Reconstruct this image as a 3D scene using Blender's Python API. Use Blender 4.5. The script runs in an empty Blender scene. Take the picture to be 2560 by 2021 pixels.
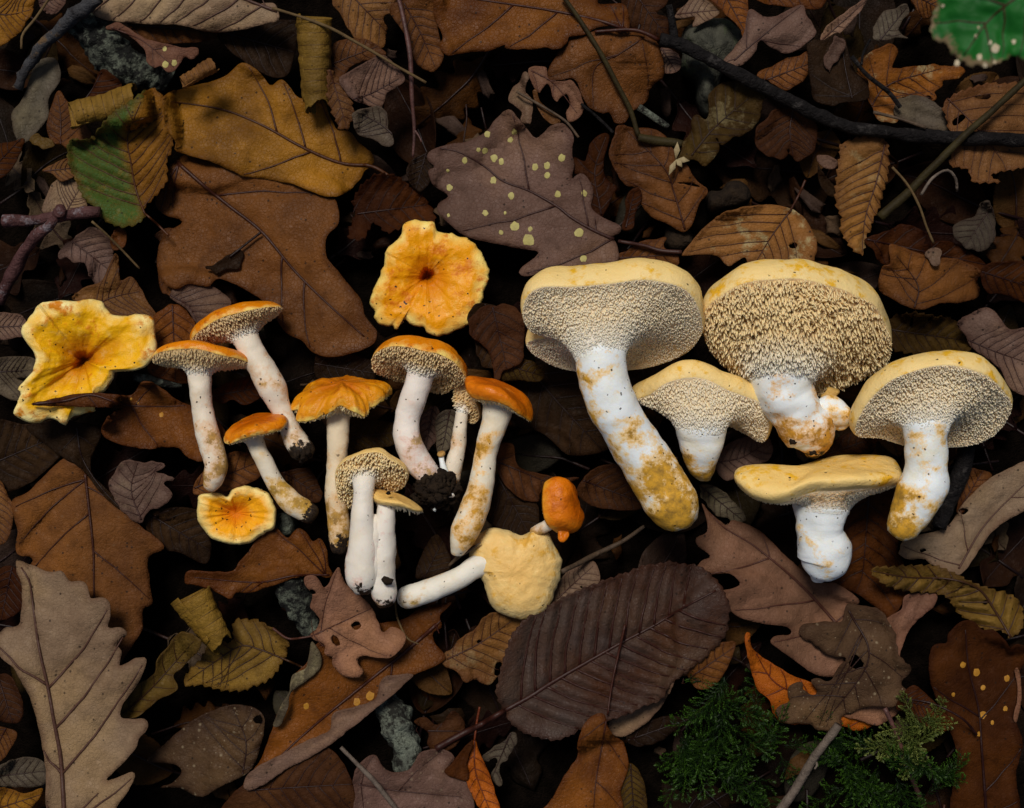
import bpy, bmesh, math, random
import numpy as np
from mathutils import Vector, geometry as mgeo

# ------------------------------------------------------------------ camera, world, light
sc = bpy.context.scene
C = sc.collection
CAMH = 0.55                     # camera height above the leaf litter (metres)
FW = 0.40                       # width of the forest floor in frame at z = 0
PW, PH = 2560.0, 2021.0         # photograph size, used only to turn pixels into directions
cd = bpy.data.cameras.new('camera'); cam = bpy.data.objects.new('camera', cd); C.objects.link(cam)
cam.location = (0, 0, CAMH); cam.rotation_euler = (0, 0, 0)
cd.sensor_width = 36; cd.sensor_fit = 'HORIZONTAL'; cd.lens = 36 * CAMH / FW
cd.clip_start = 0.005; cd.clip_end = 50
cd.dof.use_dof = True; cd.dof.focus_distance = CAMH - 0.004; cd.dof.aperture_fstop = 13.0
sc.camera = cam

SUN_EL, SUN_AZ = math.radians(61), math.radians(-20)    # light from the top edge of the picture
world = bpy.data.worlds.new('World'); sc.world = world; world.use_nodes = True
wn = world.node_tree.nodes; wl = world.node_tree.links
bg = wn['Background']; sky = wn.new('ShaderNodeTexSky'); sky.sky_type = 'NISHITA'; sky.sun_disc = False
sky.sun_elevation = SUN_EL; sky.sun_rotation = SUN_AZ; sky.air_density = 1.0; sky.dust_density = 3.0
wl.new(sky.outputs[0], bg.inputs[0]); bg.inputs[1].default_value = 0.05
sd = bpy.data.lights.new('sun', 'SUN'); sun = bpy.data.objects.new('sun', sd); C.objects.link(sun)
sd.energy = 3.2; sd.angle = math.radians(17); sd.color = (1.0, 0.95, 0.87)
sdir = Vector((math.sin(SUN_AZ) * math.cos(SUN_EL), math.cos(SUN_AZ) * math.cos(SUN_EL), math.sin(SUN_EL)))
sun.rotation_euler = sdir.to_track_quat('Z', 'Y').to_euler(); sun.location = (0, 0, 2)
vs = sc.view_settings
vs.view_transform = 'Standard'; vs.look = 'None'; vs.exposure = -0.32; vs.gamma = 1.0; vs.use_curve_mapping = False

# ------------------------------------------------------------------ helpers
rnd = random.Random(7)
ZONES = {'V': (0, 0, 1.18299)}
for r_, oy in zip('abc', (0, 660, 1321)):
    for c_, ox in zip('1234', (0, 600, 1200, 1860)):
        ZONES[r_ + c_] = (ox, oy, 1 / 2.44)
MM = FW / PW                                            # metres per photo pixel at z = 0
def px0(zone, pts):
    """zone pixels -> metres on the plane z = 0 (N x 2)"""
    ox, oy, s = ZONES[zone]
    p = np.asarray(pts, float)[:, :2]
    return np.stack([(ox + p[:, 0] * s - PW / 2) * MM, -(oy + p[:, 1] * s - PH / 2) * MM], 1)
def zlen(zone): return ZONES[zone][2] * MM
def lift(xy0, z):
    """directions through the z = 0 plane -> points at height z"""
    k = (CAMH - z) / CAMH
    return np.stack([xy0[:, 0] * k, xy0[:, 1] * k, z], 1)

def _hash(ix, iy, iz, seed):
    h = (ix * 374761393 + iy * 668265263 + iz * 2147483647 % 4294967296 + iz * 1274126177 + seed * 974634541) & 0xFFFFFFFF
    h = ((h ^ (h >> 13)) * 1274126177) & 0xFFFFFFFF
    h = (h ^ (h >> 16)) & 0xFFFFFFFF
    return h / 2147483648.0 - 1.0
def vnoise(P, scale, seed=0):
    """smooth value noise in -1..1, P is N x 2 or N x 3 in metres, scale in metres"""
    P = np.asarray(P, float) / scale + 1000.0
    if P.shape[1] == 2: P = np.concatenate([P, np.zeros((len(P), 1))], 1)
    I = np.floor(P).astype(np.int64); F = P - I; F = F * F * (3 - 2 * F)
    out = 0
    for dx in (0, 1):
        wx = F[:, 0] if dx else 1 - F[:, 0]
        for dy in (0, 1):
            wy = F[:, 1] if dy else 1 - F[:, 1]
            for dz in (0, 1):
                wz = F[:, 2] if dz else 1 - F[:, 2]
                out = out + wx * wy * wz * _hash(I[:, 0] + dx, I[:, 1] + dy, I[:, 2] + dz, seed)
    return out
def fbm(P, scale, seed=0, n=3):
    o, a = 0, 1.0
    for k in range(n):
        o = o + a * vnoise(P, scale / 2 ** k, seed + 17 * k); a *= .5
    return o / 1.6

def catmull(P, n, closed=True):
    """n samples, spaced evenly along a Catmull-Rom curve through P"""
    P = np.asarray(P, float)
    if closed: Q = np.concatenate([P[-1:], P, P[:2]])
    else: Q = np.concatenate([2 * P[:1] - P[1:2], P, 2 * P[-1:] - P[-2:-1]])
    segs = len(Q) - 3; m = 12; out = []
    t = np.linspace(0, 1, m, endpoint=False)[:, None]
    for i in range(segs):
        a, b, c, d = Q[i:i + 4]
        out.append(.5 * ((2 * b) + (c - a) * t + (2 * a - 5 * b + 4 * c - d) * t ** 2 + (-a + 3 * b - 3 * c + d) * t ** 3))
    out = np.concatenate(out); out = np.concatenate([out, P[:1] if closed else P[-1:]])
    L = np.concatenate([[0], np.cumsum(np.linalg.norm(np.diff(out[:, :3], axis=0), axis=1))])
    s = np.linspace(0, L[-1], n, endpoint=not closed)
    return np.stack([np.interp(s, L, out[:, k]) for k in range(out.shape[1])], 1)
def inside(pts, poly):
    x, y = pts[:, 0][:, None], pts[:, 1][:, None]
    a, b = poly, np.roll(poly, -1, 0)
    ay, by = a[:, 1][None], b[:, 1][None]; ax, bx = a[:, 0][None], b[:, 0][None]
    cr = (ay > y) != (by > y)
    xi = (bx - ax) * (y - ay) / np.where(by == ay, 1e-12, by - ay) + ax
    return (cr & (x < xi)).sum(1) % 2 == 1
def segdist(pts, line):
    """distance of pts to a polyline, and arc length of the nearest point, and side"""
    a, b = line[:-1], line[1:]
    d = b - a; L2 = (d ** 2).sum(1) + 1e-18
    ap = pts[:, None] - a[None]
    t = np.clip((ap * d[None]).sum(2) / L2, 0, 1)
    q = ap - t[..., None] * d[None]
    dist = np.linalg.norm(q, axis=2); k = dist.argmin(1); i = np.arange(len(pts))
    cum = np.concatenate([[0], np.cumsum(np.sqrt(L2))])
    side = np.sign(d[k, 0] * ap[i, k, 1] - d[k, 1] * ap[i, k, 0])
    return dist[i, k], cum[k] + t[i, k] * np.sqrt(L2[k]), side

# ------------------------------------------------------------------ height map of the pile
CELL = 0.0012
GX0, GY0, GNX, GNY = -0.33, -0.28, int(.66 / CELL), int(.56 / CELL)
HM = np.full((GNX, GNY), -0.030)
def cell(xy):
    i = np.clip(((xy[:, 0] - GX0) / CELL).astype(int), 1, GNX - 2)
    j = np.clip(((xy[:, 1] - GY0) / CELL).astype(int), 1, GNY - 2)
    return i, j
def splat(V):
    i, j = cell(V)
    for a in (-1, 0, 1):
        for b in (-1, 0, 1):
            np.maximum.at(HM, (i + a, j + b), V[:, 2])
def soft_height(xy):
    """pile height under a footprint, edges of lower leaves softened"""
    i, j = cell(xy); pad = 6
    i0, i1, j0, j1 = max(0, i.min() - pad), min(GNX, i.max() + pad), max(0, j.min() - pad), min(GNY, j.max() + pad)
    S = HM[i0:i1, j0:j1].copy()
    for r in range(2):
        M = S.copy()
        M[1:] = np.maximum(M[1:], S[:-1]); M[:-1] = np.maximum(M[:-1], S[1:])
        S = M.copy(); S[:, 1:] = np.maximum(S[:, 1:], M[:, :-1]); S[:, :-1] = np.maximum(S[:, :-1], M[:, 1:])
    for r in range(3):
        Q = np.pad(S, 1, mode='edge'); S = (Q[:-2, 1:-1] + Q[2:, 1:-1] + Q[1:-1, :-2] + Q[1:-1, 2:] + Q[1:-1, 1:-1]) / 5
    return S[i - i0, j - j0]

# ------------------------------------------------------------------ objects
def mesh_obj(name, V, F, mats, parent=None, origin=(0, 0, 0), smooth=True, midx=None, attrs=None):
    me = bpy.data.meshes.new(name)
    V = np.asarray(V, float) - np.asarray(origin, float)
    me.from_pydata(V.tolist(), [], F if isinstance(F, list) else F.tolist())
    for m in (mats if isinstance(mats, (list, tuple)) else [mats]): me.materials.append(m)
    if smooth: me.polygons.foreach_set('use_smooth', [True] * len(me.polygons))
    if midx is not None: me.polygons.foreach_set('material_index', midx)
    for k, v in (attrs or {}).items():
        at = me.attributes.new(k, 'FLOAT', 'POINT'); at.data.foreach_set('value', np.asarray(v, float))
    me.update()
    o = bpy.data.objects.new(name, me); C.objects.link(o)
    if parent is not None: o.parent = parent
    else: o.location = origin
    return o
def thing(name, label, cat, loc=(0, 0, 0), group=None):
    o = bpy.data.objects.new(name, None); C.objects.link(o); o.location = loc; o.empty_display_size = .01
    o['label'] = label; o['category'] = cat
    if group: o['group'] = group
    return o
def tag(o, label, cat, group=None):
    o['label'] = label; o['category'] = cat
    if group: o['group'] = group
    return o
def fixnormals(o):
    bm = bmesh.new(); bm.from_mesh(o.data); bmesh.ops.recalc_face_normals(bm, faces=bm.faces); bm.to_mesh(o.data); bm.free()

def tube(path, rad, sides=6, noise=0, nscale=.004, seed=0, closed_ends=True):
    """tube around a 3-D polyline; returns V, F, t-attribute"""
    path = np.asarray(path, float); n = len(path); rad = np.broadcast_to(rad, (n,))
    T = np.gradient(path, axis=0); T /= np.linalg.norm(T, axis=1)[:, None] + 1e-12
    up = np.array([0, 0, 1.0]); 
    N = np.cross(T, up); bad = np.linalg.norm(N, axis=1) < 1e-3; N[bad] = np.cross(T[bad], [1.0, 0, 0])
    N /= np.linalg.norm(N, axis=1)[:, None]
    for i in range(1, n):
        if (N[i] * N[i - 1]).sum() < 0: N[i] = -N[i]
    B = np.cross(N, T)
    th = np.linspace(0, 2 * math.pi, sides, endpoint=False)
    D = N[:, None] * np.cos(th)[None, :, None] + B[:, None] * np.sin(th)[None, :, None]
    V = path[:, None] + D * rad[:, None, None]
    if noise:
        f = fbm(V.reshape(-1, 3), nscale, seed).reshape(n, sides)
        V = V + D * (noise * f)[..., None]
    t = np.repeat(np.linspace(0, 1, n), sides); V = V.reshape(-1, 3)
    F = []
    for i in range(n - 1):
        for k in range(sides):
            k2 = (k + 1) % sides
            F.append((i * sides + k, i * sides + k2, (i + 1) * sides + k2, (i + 1) * sides + k))
    if closed_ends:
        F.append(tuple(range(sides - 1, -1, -1))); F.append(tuple((n - 1) * sides + k for k in range(sides)))
    return V, F, t

# ------------------------------------------------------------------ materials
def newmat(name):
    m = bpy.data.materials.new(name); m.use_nodes = True
    nt = m.node_tree; b = nt.nodes['Principled BSDF']
    return m, nt, b
class NT:
    """tiny node-building helper"""
    def __init__(s, nt): s.nt = nt
    def n(s, typ, **kw):
        x = s.nt.nodes.new(typ)
        for k, v in kw.items():
            if k.startswith('i_'):
                key = k[2:]; x.inputs[int(key) if key.isdigit() else key].default_value = v
            else: setattr(x, k, v)
        return x
    def l(s, a, b): s.nt.links.new(a, b)
    def coords(s, offset=(0, 0, 0), scale=(1, 1, 1)):
        tc = s.n('ShaderNodeTexCoord'); mp = s.n('ShaderNodeMapping'); s.l(tc.outputs['Object'], mp.inputs[0])
        mp.inputs[1].default_value = offset; mp.inputs[3].default_value = scale
        return mp.outputs[0]
    def noise(s, co, scale, detail=4, rough=.55):
        x = s.n('ShaderNodeTexNoise'); x.inputs['Scale'].default_value = scale; x.inputs['Detail'].default_value = detail
        x.inputs['Roughness'].default_value = rough; s.l(co, x.inputs['Vector']); return x.outputs[0]
    def vor(s, co, scale, feature='F1'):
        x = s.n('ShaderNodeTexVoronoi', feature=feature); x.inputs['Scale'].default_value = scale; s.l(co, x.inputs['Vector']); return x
    def rng(s, v, a, b, c=0., d=1.):
        x = s.n('ShaderNodeMapRange'); x.inputs[1].default_value = a; x.inputs[2].default_value = b
        x.inputs[3].default_value = c; x.inputs[4].default_value = d; s.l(v, x.inputs[0]); return x.outputs[0]
    def math(s, op, a, b=None):
        x = s.n('ShaderNodeMath', operation=op)
        for k, v in enumerate((a, b)):
            if v is None: continue
            if isinstance(v, (int, float)): x.inputs[k].default_value = v
            else: s.l(v, x.inputs[k])
        return x.outputs[0]
    def mix(s, f, a, b):
        x = s.n('ShaderNodeMix', data_type='RGBA')
        if isinstance(f, (int, float)): x.inputs[0].default_value = f
        else: s.l(f, x.inputs[0])
        for k, v in ((6, a), (7, b)):
            if isinstance(v, (tuple, list)): x.inputs[k].default_value = (v[0], v[1], v[2], 1)
            else: s.l(v, x.inputs[k])
        return x.outputs[2]
    def attr(s, name):
        x = s.n('ShaderNodeAttribute', attribute_name=name); return x.outputs['Fac']
    def bump(s, h, dist, strength=1., normal=None):
        x = s.n('ShaderNodeBump'); x.inputs['Distance'].default_value = dist; x.inputs['Strength'].default_value = strength
        s.l(h, x.inputs['Height'])
        if normal is not None: s.l(normal, x.inputs['Normal'])
        return x.outputs[0]

PAL = {  # dead-leaf base colours (linear albedo): main, second
    'ochre': ((.270, .118, .009), (.150, .060, .006)),
    'brown': ((.165, .061, .014), (.088, .031, .008)),
    'rust': ((.190, .062, .008), (.095, .027, .005)),
    'darkrust': ((.075, .022, .004), (.035, .010, .003)),
    'mauve': ((0.172, 0.102, 0.0780), (0.103, 0.056, 0.0390)),
    'tan': ((.262, .172, .112), (.178, .108, .066)),
    'pinktan': ((0.276, 0.135, 0.0814), (0.175, 0.082, 0.0459)),
    'grey': ((0.128, 0.103, 0.0720), (0.068, 0.052, 0.0345)),
    'dark': ((0.035, 0.017, 0.0075), (0.016, 0.008, 0.0034)),
    'rotten': ((.014, .007, .004), (.006, .004, .002)),  # rotten tones: decayed leaf, taken near black to paint in the gap shade
    'rottenshaderust': ((.020, .007, .002), (.008, .003, .001)),
    'rottenshadebrown': ((.023, .010, .004), (.009, .004, .002)),
    'rottenshadeolive': ((.017, .011, .003), (.007, .005, .002)),
    'darkbrown': ((0.083, 0.032, 0.0109), (0.044, 0.016, 0.0061)),
    'olive': ((0.196, 0.113, 0.0190), (0.093, 0.050, 0.0095)),
    'darkolive': ((0.078, 0.044, 0.0095), (0.039, 0.021, 0.0054)),
    'orange': ((0.431, 0.113, 0.0068), (0.294, 0.067, 0.0041)),
    'chestnut': ((.062, .040, .034), (.066, .022, .008)),
    'speckled': ((0.108, 0.059, 0.0286), (0.049, 0.025, 0.0122)),
    'tanbrown': ((0.216, 0.097, 0.0286), (0.127, 0.052, 0.0150)),
}
for n_ in ('brown', 'tanbrown', 'mauve', 'darkrust', 'grey', 'darkolive', 'tan', 'darkbrown'):      # soaked litter copies, darkened further: shade of the gaps put into the colour
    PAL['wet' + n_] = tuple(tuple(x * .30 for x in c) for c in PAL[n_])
_leafmats = {}
def leafmat(pal, seed, specks=0., pale=0., split=None, gloss=.5, ribs=False):
    """dead leaf: two-tone mottling, blotches, fine vein net, fungal specks"""
    a, b = PAL[pal]; rr = random.Random(seed)
    lum = rr.uniform(.68, 1.02); j = lambda c: tuple(max(.002, x * lum * (1 + rr.uniform(-.035, .035))) for x in c)
    a, b = j(a), j(b)
    m, nt, bs = newmat('leaf_' + pal); k = NT(nt)
    co = k.coords(offset=(rr.uniform(0, 9), rr.uniform(0, 9), rr.uniform(0, 9)))
    n1 = k.noise(co, 38, 5, .6); n2 = k.noise(co, 160, 5, .65); n3 = k.noise(co, 900, 3, .6)
    col = k.mix(k.rng(n1, .36, .66), a, b)
    n0 = k.noise(co, 15, 4, .6)
    col = k.mix(k.math('MULTIPLY', k.rng(n0, .48, .68), .75), col, (min(.6, a[0] * 1.45), min(.5, a[1] * 1.38), a[2] * 1.0))
    col = k.mix(k.math('MULTIPLY', k.rng(n0, .50, .32), .25 if pal in ('tan', 'pinktan', 'mauve') else .60), col, (b[0] * .62, b[1] * .55, b[2] * .60))
    if split:      # the two halves of the blade have turned differently
        sp = k.math('ADD', k.attr('side'), k.math('MULTIPLY', k.math('SUBTRACT', n1, .5), .9))
        col = k.mix(k.rng(sp, -.12, .22), col, split)
    dark = tuple(x * .42 for x in b); lite = tuple(min(.6, x * 1.45 + .012) for x in a)
    col = k.mix(k.math('MULTIPLY', k.rng(n2, .56, .74), .55), col, dark)
    col = k.mix(k.math('MULTIPLY', k.rng(n2, .46, .28), .35), col, lite)
    # fine vein net
    ve = k.vor(co, 620, 'DISTANCE_TO_EDGE').outputs['Distance']
    net = k.rng(ve, 0, .09, 1, 0)
    col = k.mix(k.math('MULTIPLY', net, .10), col, lite)
    vd = k.attr('veind')
    col = k.mix(k.math('MULTIPLY', k.rng(vd, 0, 1, 1, 0), .35), col, dark)
    mg = k.math('MULTIPLY', k.rng(k.math('ADD', k.attr('margin'), k.math('MULTIPLY', k.math('SUBTRACT', n2, .5), 1.1)), .05, .55, 1, 0), .55)
    col = k.mix(mg, col, (b[0] * .55, b[1] * .42, b[2] * .42))
    if pale:       # bleached fungal patches
        pn = k.noise(co, 85, 6, .7)
        col = k.mix(k.math('MULTIPLY', k.rng(pn, .55, .66), pale), col, (.36, .30, .15))
    # pin-prick specks
    vo = k.vor(co, 520); rndc = k.n('ShaderNodeSeparateColor'); k.l(vo.outputs['Color'], rndc.inputs[0])
    dot = k.math('MULTIPLY', k.rng(vo.outputs['Distance'], .20, .30, 1, 0), k.rng(rndc.outputs[0], .91, .93))
    col = k.mix(k.math('MULTIPLY', dot, .75), col, (.012, .008, .006))
    if specks:
        for sc_, th_ in ((430, .72), (850, .80)):
            vs_ = k.vor(co, sc_); rc = k.n('ShaderNodeSeparateColor'); k.l(vs_.outputs['Color'], rc.inputs[0])
            d2 = k.math('MULTIPLY', k.rng(k.math('ADD', vs_.outputs['Distance'], k.math('MULTIPLY', rc.outputs[0], .16)), .10, .36, 1, 0), k.rng(rc.outputs[1], th_, th_ + .04))
            col = k.mix(k.math('MULTIPLY', d2, specks), col, (.27, .21, .13))
    k.l(col, bs.inputs['Base Color'])
    k.l(k.rng(n2, .3, .7, gloss - .10, gloss + .18), bs.inputs['Roughness'])
    bs.inputs['Specular IOR Level'].default_value = .04 if pal in ('dark', 'darkbrown', 'darkolive', 'darkrust') or pal.startswith(('rotten', 'wet')) else .10
    h = k.math('ADD', k.math('MULTIPLY', n2, .6), k.math('ADD', k.math('MULTIPLY', n3, .25), k.math('MULTIPLY', net, -.10)))
    nw = k.noise(co, 75, 4, .6)
    k.l(k.bump(k.math('ADD', h, k.math('MULTIPLY', nw, 1.6)), .0013, .85), bs.inputs['Normal'])
    return m
def plainmat(name, a, b, scale=120, rough=.7, bumpd=.001, spec=.3, patch=None, patch_amt=.5, patch_scale=90, fine=700):
    m, nt, bs = newmat(name); k = NT(nt); co = k.coords(offset=(rnd.random() * 5, rnd.random() * 5, 0))
    n1 = k.noise(co, scale, 6, .65); n2 = k.noise(co, fine, 3, .6)
    col = k.mix(k.rng(n1, .35, .65), a, b)
    if patch:
        n3 = k.noise(co, patch_scale, 6, .7); col = k.mix(k.rng(n3, .62 - .2 * patch_amt, .70 - .2 * patch_amt), col, patch)
    k.l(col, bs.inputs['Base Color']); bs.inputs['Roughness'].default_value = rough; bs.inputs['Specular IOR Level'].default_value = spec
    k.l(k.bump(k.math('ADD', n1, k.math('MULTIPLY', n2, .5)), bumpd), bs.inputs['Normal'])
    return m

# ------------------------------------------------------------------ leaves
def auto_midrib(P):
    c = P.mean(0); u, s, vt = np.linalg.svd(P - c); d = vt[0]
    t = (P - c) @ d
    return np.stack([c + d * t.min() * .97, c + d * (t.min() + t.max()) / 2, c + d * t.max() * .97])
def vein_lines(mid, out, ribs, oak):
    """side veins: to the lobe tips of an oak leaf, evenly spaced otherwise"""
    dist, s, side = segdist(out, mid); L = np.linalg.norm(np.diff(mid, axis=0), axis=1).sum()
    cum = np.concatenate([[0], np.cumsum(np.linalg.norm(np.diff(mid, axis=0), axis=1))])
    at = lambda q: np.array([np.interp(q, cum, mid[:, 0]), np.interp(q, cum, mid[:, 1])])
    res = []
    for sg in (-1, 1):
        if oak:
            n = len(out); w = 5
            for i in range(n):
                if side[i] != sg or dist[i] < .004: continue
                if dist[i] >= max(dist[(i + q) % n] for q in range(-w, w + 1)) - 1e-9:
                    st = max(.03 * L, s[i] - .75 * dist[i] - .06 * L)
                    if s[i] > .985 * L or any(np.linalg.norm(out[i] - r[1]) < .006 for r in res): continue
                    res.append((at(st), out[i]))
        else:
            k = np.where(side == sg)[0]
            if len(k) == 0: continue
            for q in range(ribs):
                st = L * (.06 + .84 * q / ribs + (.02 if sg > 0 else 0)); p = at(st); d = at(min(L, st + .004)) - at(max(0, st - .004)); d /= np.linalg.norm(d) + 1e-9
                v = out[k] - p; vl = np.linalg.norm(v, axis=1) + 1e-9; cs = (v @ d) / vl
                ok = np.abs(cs - math.cos(math.radians(50)))
                b = ok.argmin()
                if ok[b] < .1 and vl[b] > .003: res.append((p, out[k][b]))
    lines = []
    for p, e in res:
        if np.linalg.norm(e - p) > .09: continue
        e = p + (e - p) * .95
        m_ = (p + e) / 2; nrm = np.array([-(e - p)[1], (e - p)[0]]); fw = at(min(L, L)) - at(0)
        sgn = -np.sign((nrm * fw).sum()) or 1
        c_ = m_ + nrm * sgn * rnd.uniform(.03, .10)
        t = np.linspace(0, 1, 9)[:, None]
        ln = (1 - t) ** 2 * p + 2 * t * (1 - t) * c_ + t ** 2 * e
        wob = np.stack([vnoise(ln, .006, 3), vnoise(ln, .006, 4)], 1) * .0006 * np.sin(np.pi * t)
        ln = ln + wob
        keep = inside(ln, out); keep[0] = True
        if not keep.all():
            b = np.argmin(keep); ln = ln[:max(b, 3)]
        if len(ln) >= 3: lines.append(ln)
    return lines
veinmats = {}
def veinmat(pal):
    if pal not in veinmats:
        a, b = PAL[pal]; veinmats[pal] = plainmat('vein_' + pal, (b[0] * .24 + .005, b[1] * .17, b[2] * .17), (b[0] * .40 + .005, b[1] * .30, b[2] * .30), 300, .5, .0003)
    return veinmats[pal]
SEED = [0]
def leaf(name, label, zone, pal, outline, mid=None, stalk=None, kind='smooth', ribs=6, holes=(), spots=(), curl=.0, bend=.0, tilt=(0, 0), wave=.0023,
         press=84, specks=0., pale=0., split=None, gloss=.5, group=None, zfix=None, hard=False, veins=True, folds=(), pucker=.0004, cat='leaf', mat=None, vr=1., spotcol=None, sub=1.):
    SEED[0] += 1; seed = SEED[0]
    if tilt == (0, 0): q_ = random.Random(seed * 3 + 1); tilt = (q_.uniform(-.12, .12), q_.uniform(-.12, .12)); curl = curl or q_.uniform(-.16, .20); bend = bend or q_.uniform(-.08, .08)
    P = px0(zone, outline)
    per = np.linalg.norm(np.diff(np.vstack([P, P[:1]]), axis=0), axis=1).sum()
    area = .5 * abs(np.dot(P[:, 0], np.roll(P[:, 1], -1)) - np.dot(P[:, 1], np.roll(P[:, 0], -1)))
    sp = float(np.clip(math.sqrt(area) / 34, .0007, .0014)) * sub
    n = int(np.clip(per / (sp * .85), 24, 420))
    O = catmull(P, n)
    tang = np.roll(O, -1, 0) - np.roll(O, 1, 0); tang /= np.linalg.norm(tang, axis=1)[:, None] + 1e-12
    nor = np.stack([tang[:, 1], -tang[:, 0]], 1)
    if .5 * (np.dot(O[:, 0], np.roll(O[:, 1], -1)) - np.dot(O[:, 1], np.roll(O[:, 0], -1))) < 0: nor = -nor
    arc = np.arange(n) * per / n
    off = .00022 * vnoise(O, .0022, seed)
    if kind == 'serrate': off = off + .0011 * ((arc / .0034) % 1.0) - .0004 + .0004 * vnoise(O, .004, seed + 1)
    if kind == 'torn': off = off + .0008 * vnoise(O, .003, seed + 2) + .0009 * vnoise(O, .008, seed + 3)
    O = O + nor * off[:, None]
    hs = [catmull(px0(zone, h), 14) for h in holes]
    for q, h in enumerate(hs): h += .0003 * np.stack([vnoise(h, .001, q), vnoise(h, .001, q + 50)], 1)
    # interior points
    lo, hi = O.min(0), O.max(0)
    gx = np.arange(lo[0], hi[0], sp); gy = np.arange(lo[1], hi[1], sp * .866)
    X, Y = np.meshgrid(gx, gy); X = X + (np.arange(len(gy)) % 2)[:, None] * sp / 2
    G = np.stack([X.ravel(), Y.ravel()], 1)
    G = G + (np.random.RandomState(seed).rand(*G.shape) - .5) * sp * .3
    G = G[inside(G, O)]
    if len(G):
        de, _, _ = segdist(G, np.vstack([O, O[:1]])); G = G[de > sp * .55]
    for h in hs:
        if len(G):
            dh, _, _ = segdist(G, np.vstack([h, h[:1]])); G = G[(~inside(G, h)) & (dh > sp * .4)]
    loops = [O] + hs; verts = np.concatenate(loops + [G]); edges = []; b = 0
    for lp in loops:
        edges += [(b + i, b + (i + 1) % len(lp)) for i in range(len(lp))]; b += len(lp)
    r = mgeo.delaunay_2d_cdt([Vector(v) for v in verts * 1000], edges, [], 0, 1e-7)
    V2 = np.array([tuple(v) for v in r[0]]) / 1000; F = np.array(r[2])
    cen = V2[F].mean(1); keep = inside(cen, O)
    for h in hs: keep &= ~inside(cen, h)
    F = F[keep]
    # shape
    M = catmull(px0(zone, mid), 40, False) if mid is not None else catmull(auto_midrib(O), 40, False)
    dm, s_, side = segdist(V2, M); Lm = np.linalg.norm(np.diff(M, axis=0), axis=1).sum()
    hw = max(dm.max(), 1e-4)
    vl = vein_lines(M, O, ribs, kind == 'oak') if veins else []
    zs = np.zeros(len(V2)); c0 = V2.mean(0)
    zs += tilt[0] * (V2[:, 0] - c0[0]) + tilt[1] * (V2[:, 1] - c0[1])
    zs += curl * (dm / hw) ** 2 * hw * 1.0 + bend * ((s_ / Lm - .5) * 2) ** 2 * Lm * .5
    zs += wave * (1.7 * fbm(V2, .034, seed) + .6 * fbm(V2, .012, seed + 5))
    de, _, _ = segdist(V2, np.vstack([O, O[:1]]))
    zs += np.exp(-de / .0035) * .0026 * fbm(V2, .016, seed + 9)
    dv = dm * .8
    for ln in vl: dv = np.minimum(dv, segdist(V2, ln)[0])
    zs -= pucker * np.exp(-(dv / .0013) ** 2)
    zs += pucker * 1.1 * np.clip(dv / .004, 0, 1)
    for fp, amt in folds:       # a margin turned up or down: polyline in zone pixels, height at the far side
        fl = catmull(px0(zone, fp), 20, False); fd, _, fs = segdist(V2, fl)
        zs += np.where(fs > 0, amt * np.clip(fd / .006, 0, 1.6) ** 1.3, 0)
    xy = V2 * (CAMH - .0) / CAMH
    if zfix is None:
        Hs = soft_height(xy); need = Hs - zs
        z = zs + np.percentile(need, press); z = np.maximum(z, Hs + .0005)
        if hard:
            i_, j_ = cell(xy); z = np.maximum(z, np.max([HM[np.clip(i_ + a, 0, GNX - 1), np.clip(j_ + b, 0, GNY - 1)] for a in (-3, -1, 0, 1, 3) for b in (-3, -1, 0, 1, 3)], axis=0) + .0008)
    else: z = zs + zfix
    V = lift(V2, z)
    if zfix is None: splat(V)
    origin = np.array([V[:, 0].mean(), V[:, 1].mean(), V[:, 2].min()])
    root = thing(name, label, cat, origin, group)
    mt = mat or leafmat(pal, seed, specks, pale, split, gloss)
    bl = mesh_obj('blade', V, F, mt, root, origin, attrs={'veind': np.clip(dv / .0016, 0, 1), 'side': side * np.clip(dm / hw * 2, 0, 1), 'margin': np.clip(de / .005, 0, 1)})
    if V[F[0]].shape == (3, 3):
        nz = np.cross(V[F[:, 1]] - V[F[:, 0]], V[F[:, 2]] - V[F[:, 0]])[:, 2].sum()
        if nz < 0: bl.data.flip_normals()
    so = bl.modifiers.new('thickness', 'SOLIDIFY'); so.thickness = .0003; so.offset = -1
    def zat(p):
        d = ((V2[None] - p[:, None]) ** 2).sum(2); k = np.argsort(d, 1)[:, :4]
        w = 1 / (np.take_along_axis(d, k, 1) + 1e-9); return (z[k] * w).sum(1) / w.sum(1)
    vm = veinmat(pal)
    if veins:
        kin = inside(M, O); Mi = M[kin] if kin.sum() > 5 else M
        zm = zat(Mi); r0 = float(np.clip(Lm * .0095, .00036, .00085)) * vr
        tv, tf, _ = tube(lift(Mi, zm + .0001), np.linspace(r0, r0 * .35, len(Mi)), 6)
        mesh_obj('midrib', tv, tf, vm, root, origin)
        for ln in vl:
            l2 = catmull(ln, 12, False); tv, tf, _ = tube(lift(l2, zat(l2) + .00008), np.linspace(r0 * .62, r0 * .26, len(l2)), 5)
            mesh_obj('vein', tv, tf, vm, root, origin)
    if stalk is not None:
        S = catmull(px0(zone, stalk), 18, False); zz = zat(S)
        d = np.sqrt(((V2[None] - S[:, None]) ** 2).sum(2)).min(1)
        hz = soft_height(S) + .0009
        w = np.clip(d / .006, 0, 1); zz = zz * (1 - w) + np.maximum(hz, z.min() - .002) * w
        r0 = float(np.clip(Lm * .0085, .0004, .0009)) * vr
        tv, tf, _ = tube(lift(S, zz + .0002), np.linspace(r0 * 1.35, r0, len(S)), 7, r0 * .15)
        mesh_obj('stalk', tv, tf, vm, root, origin)
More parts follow.
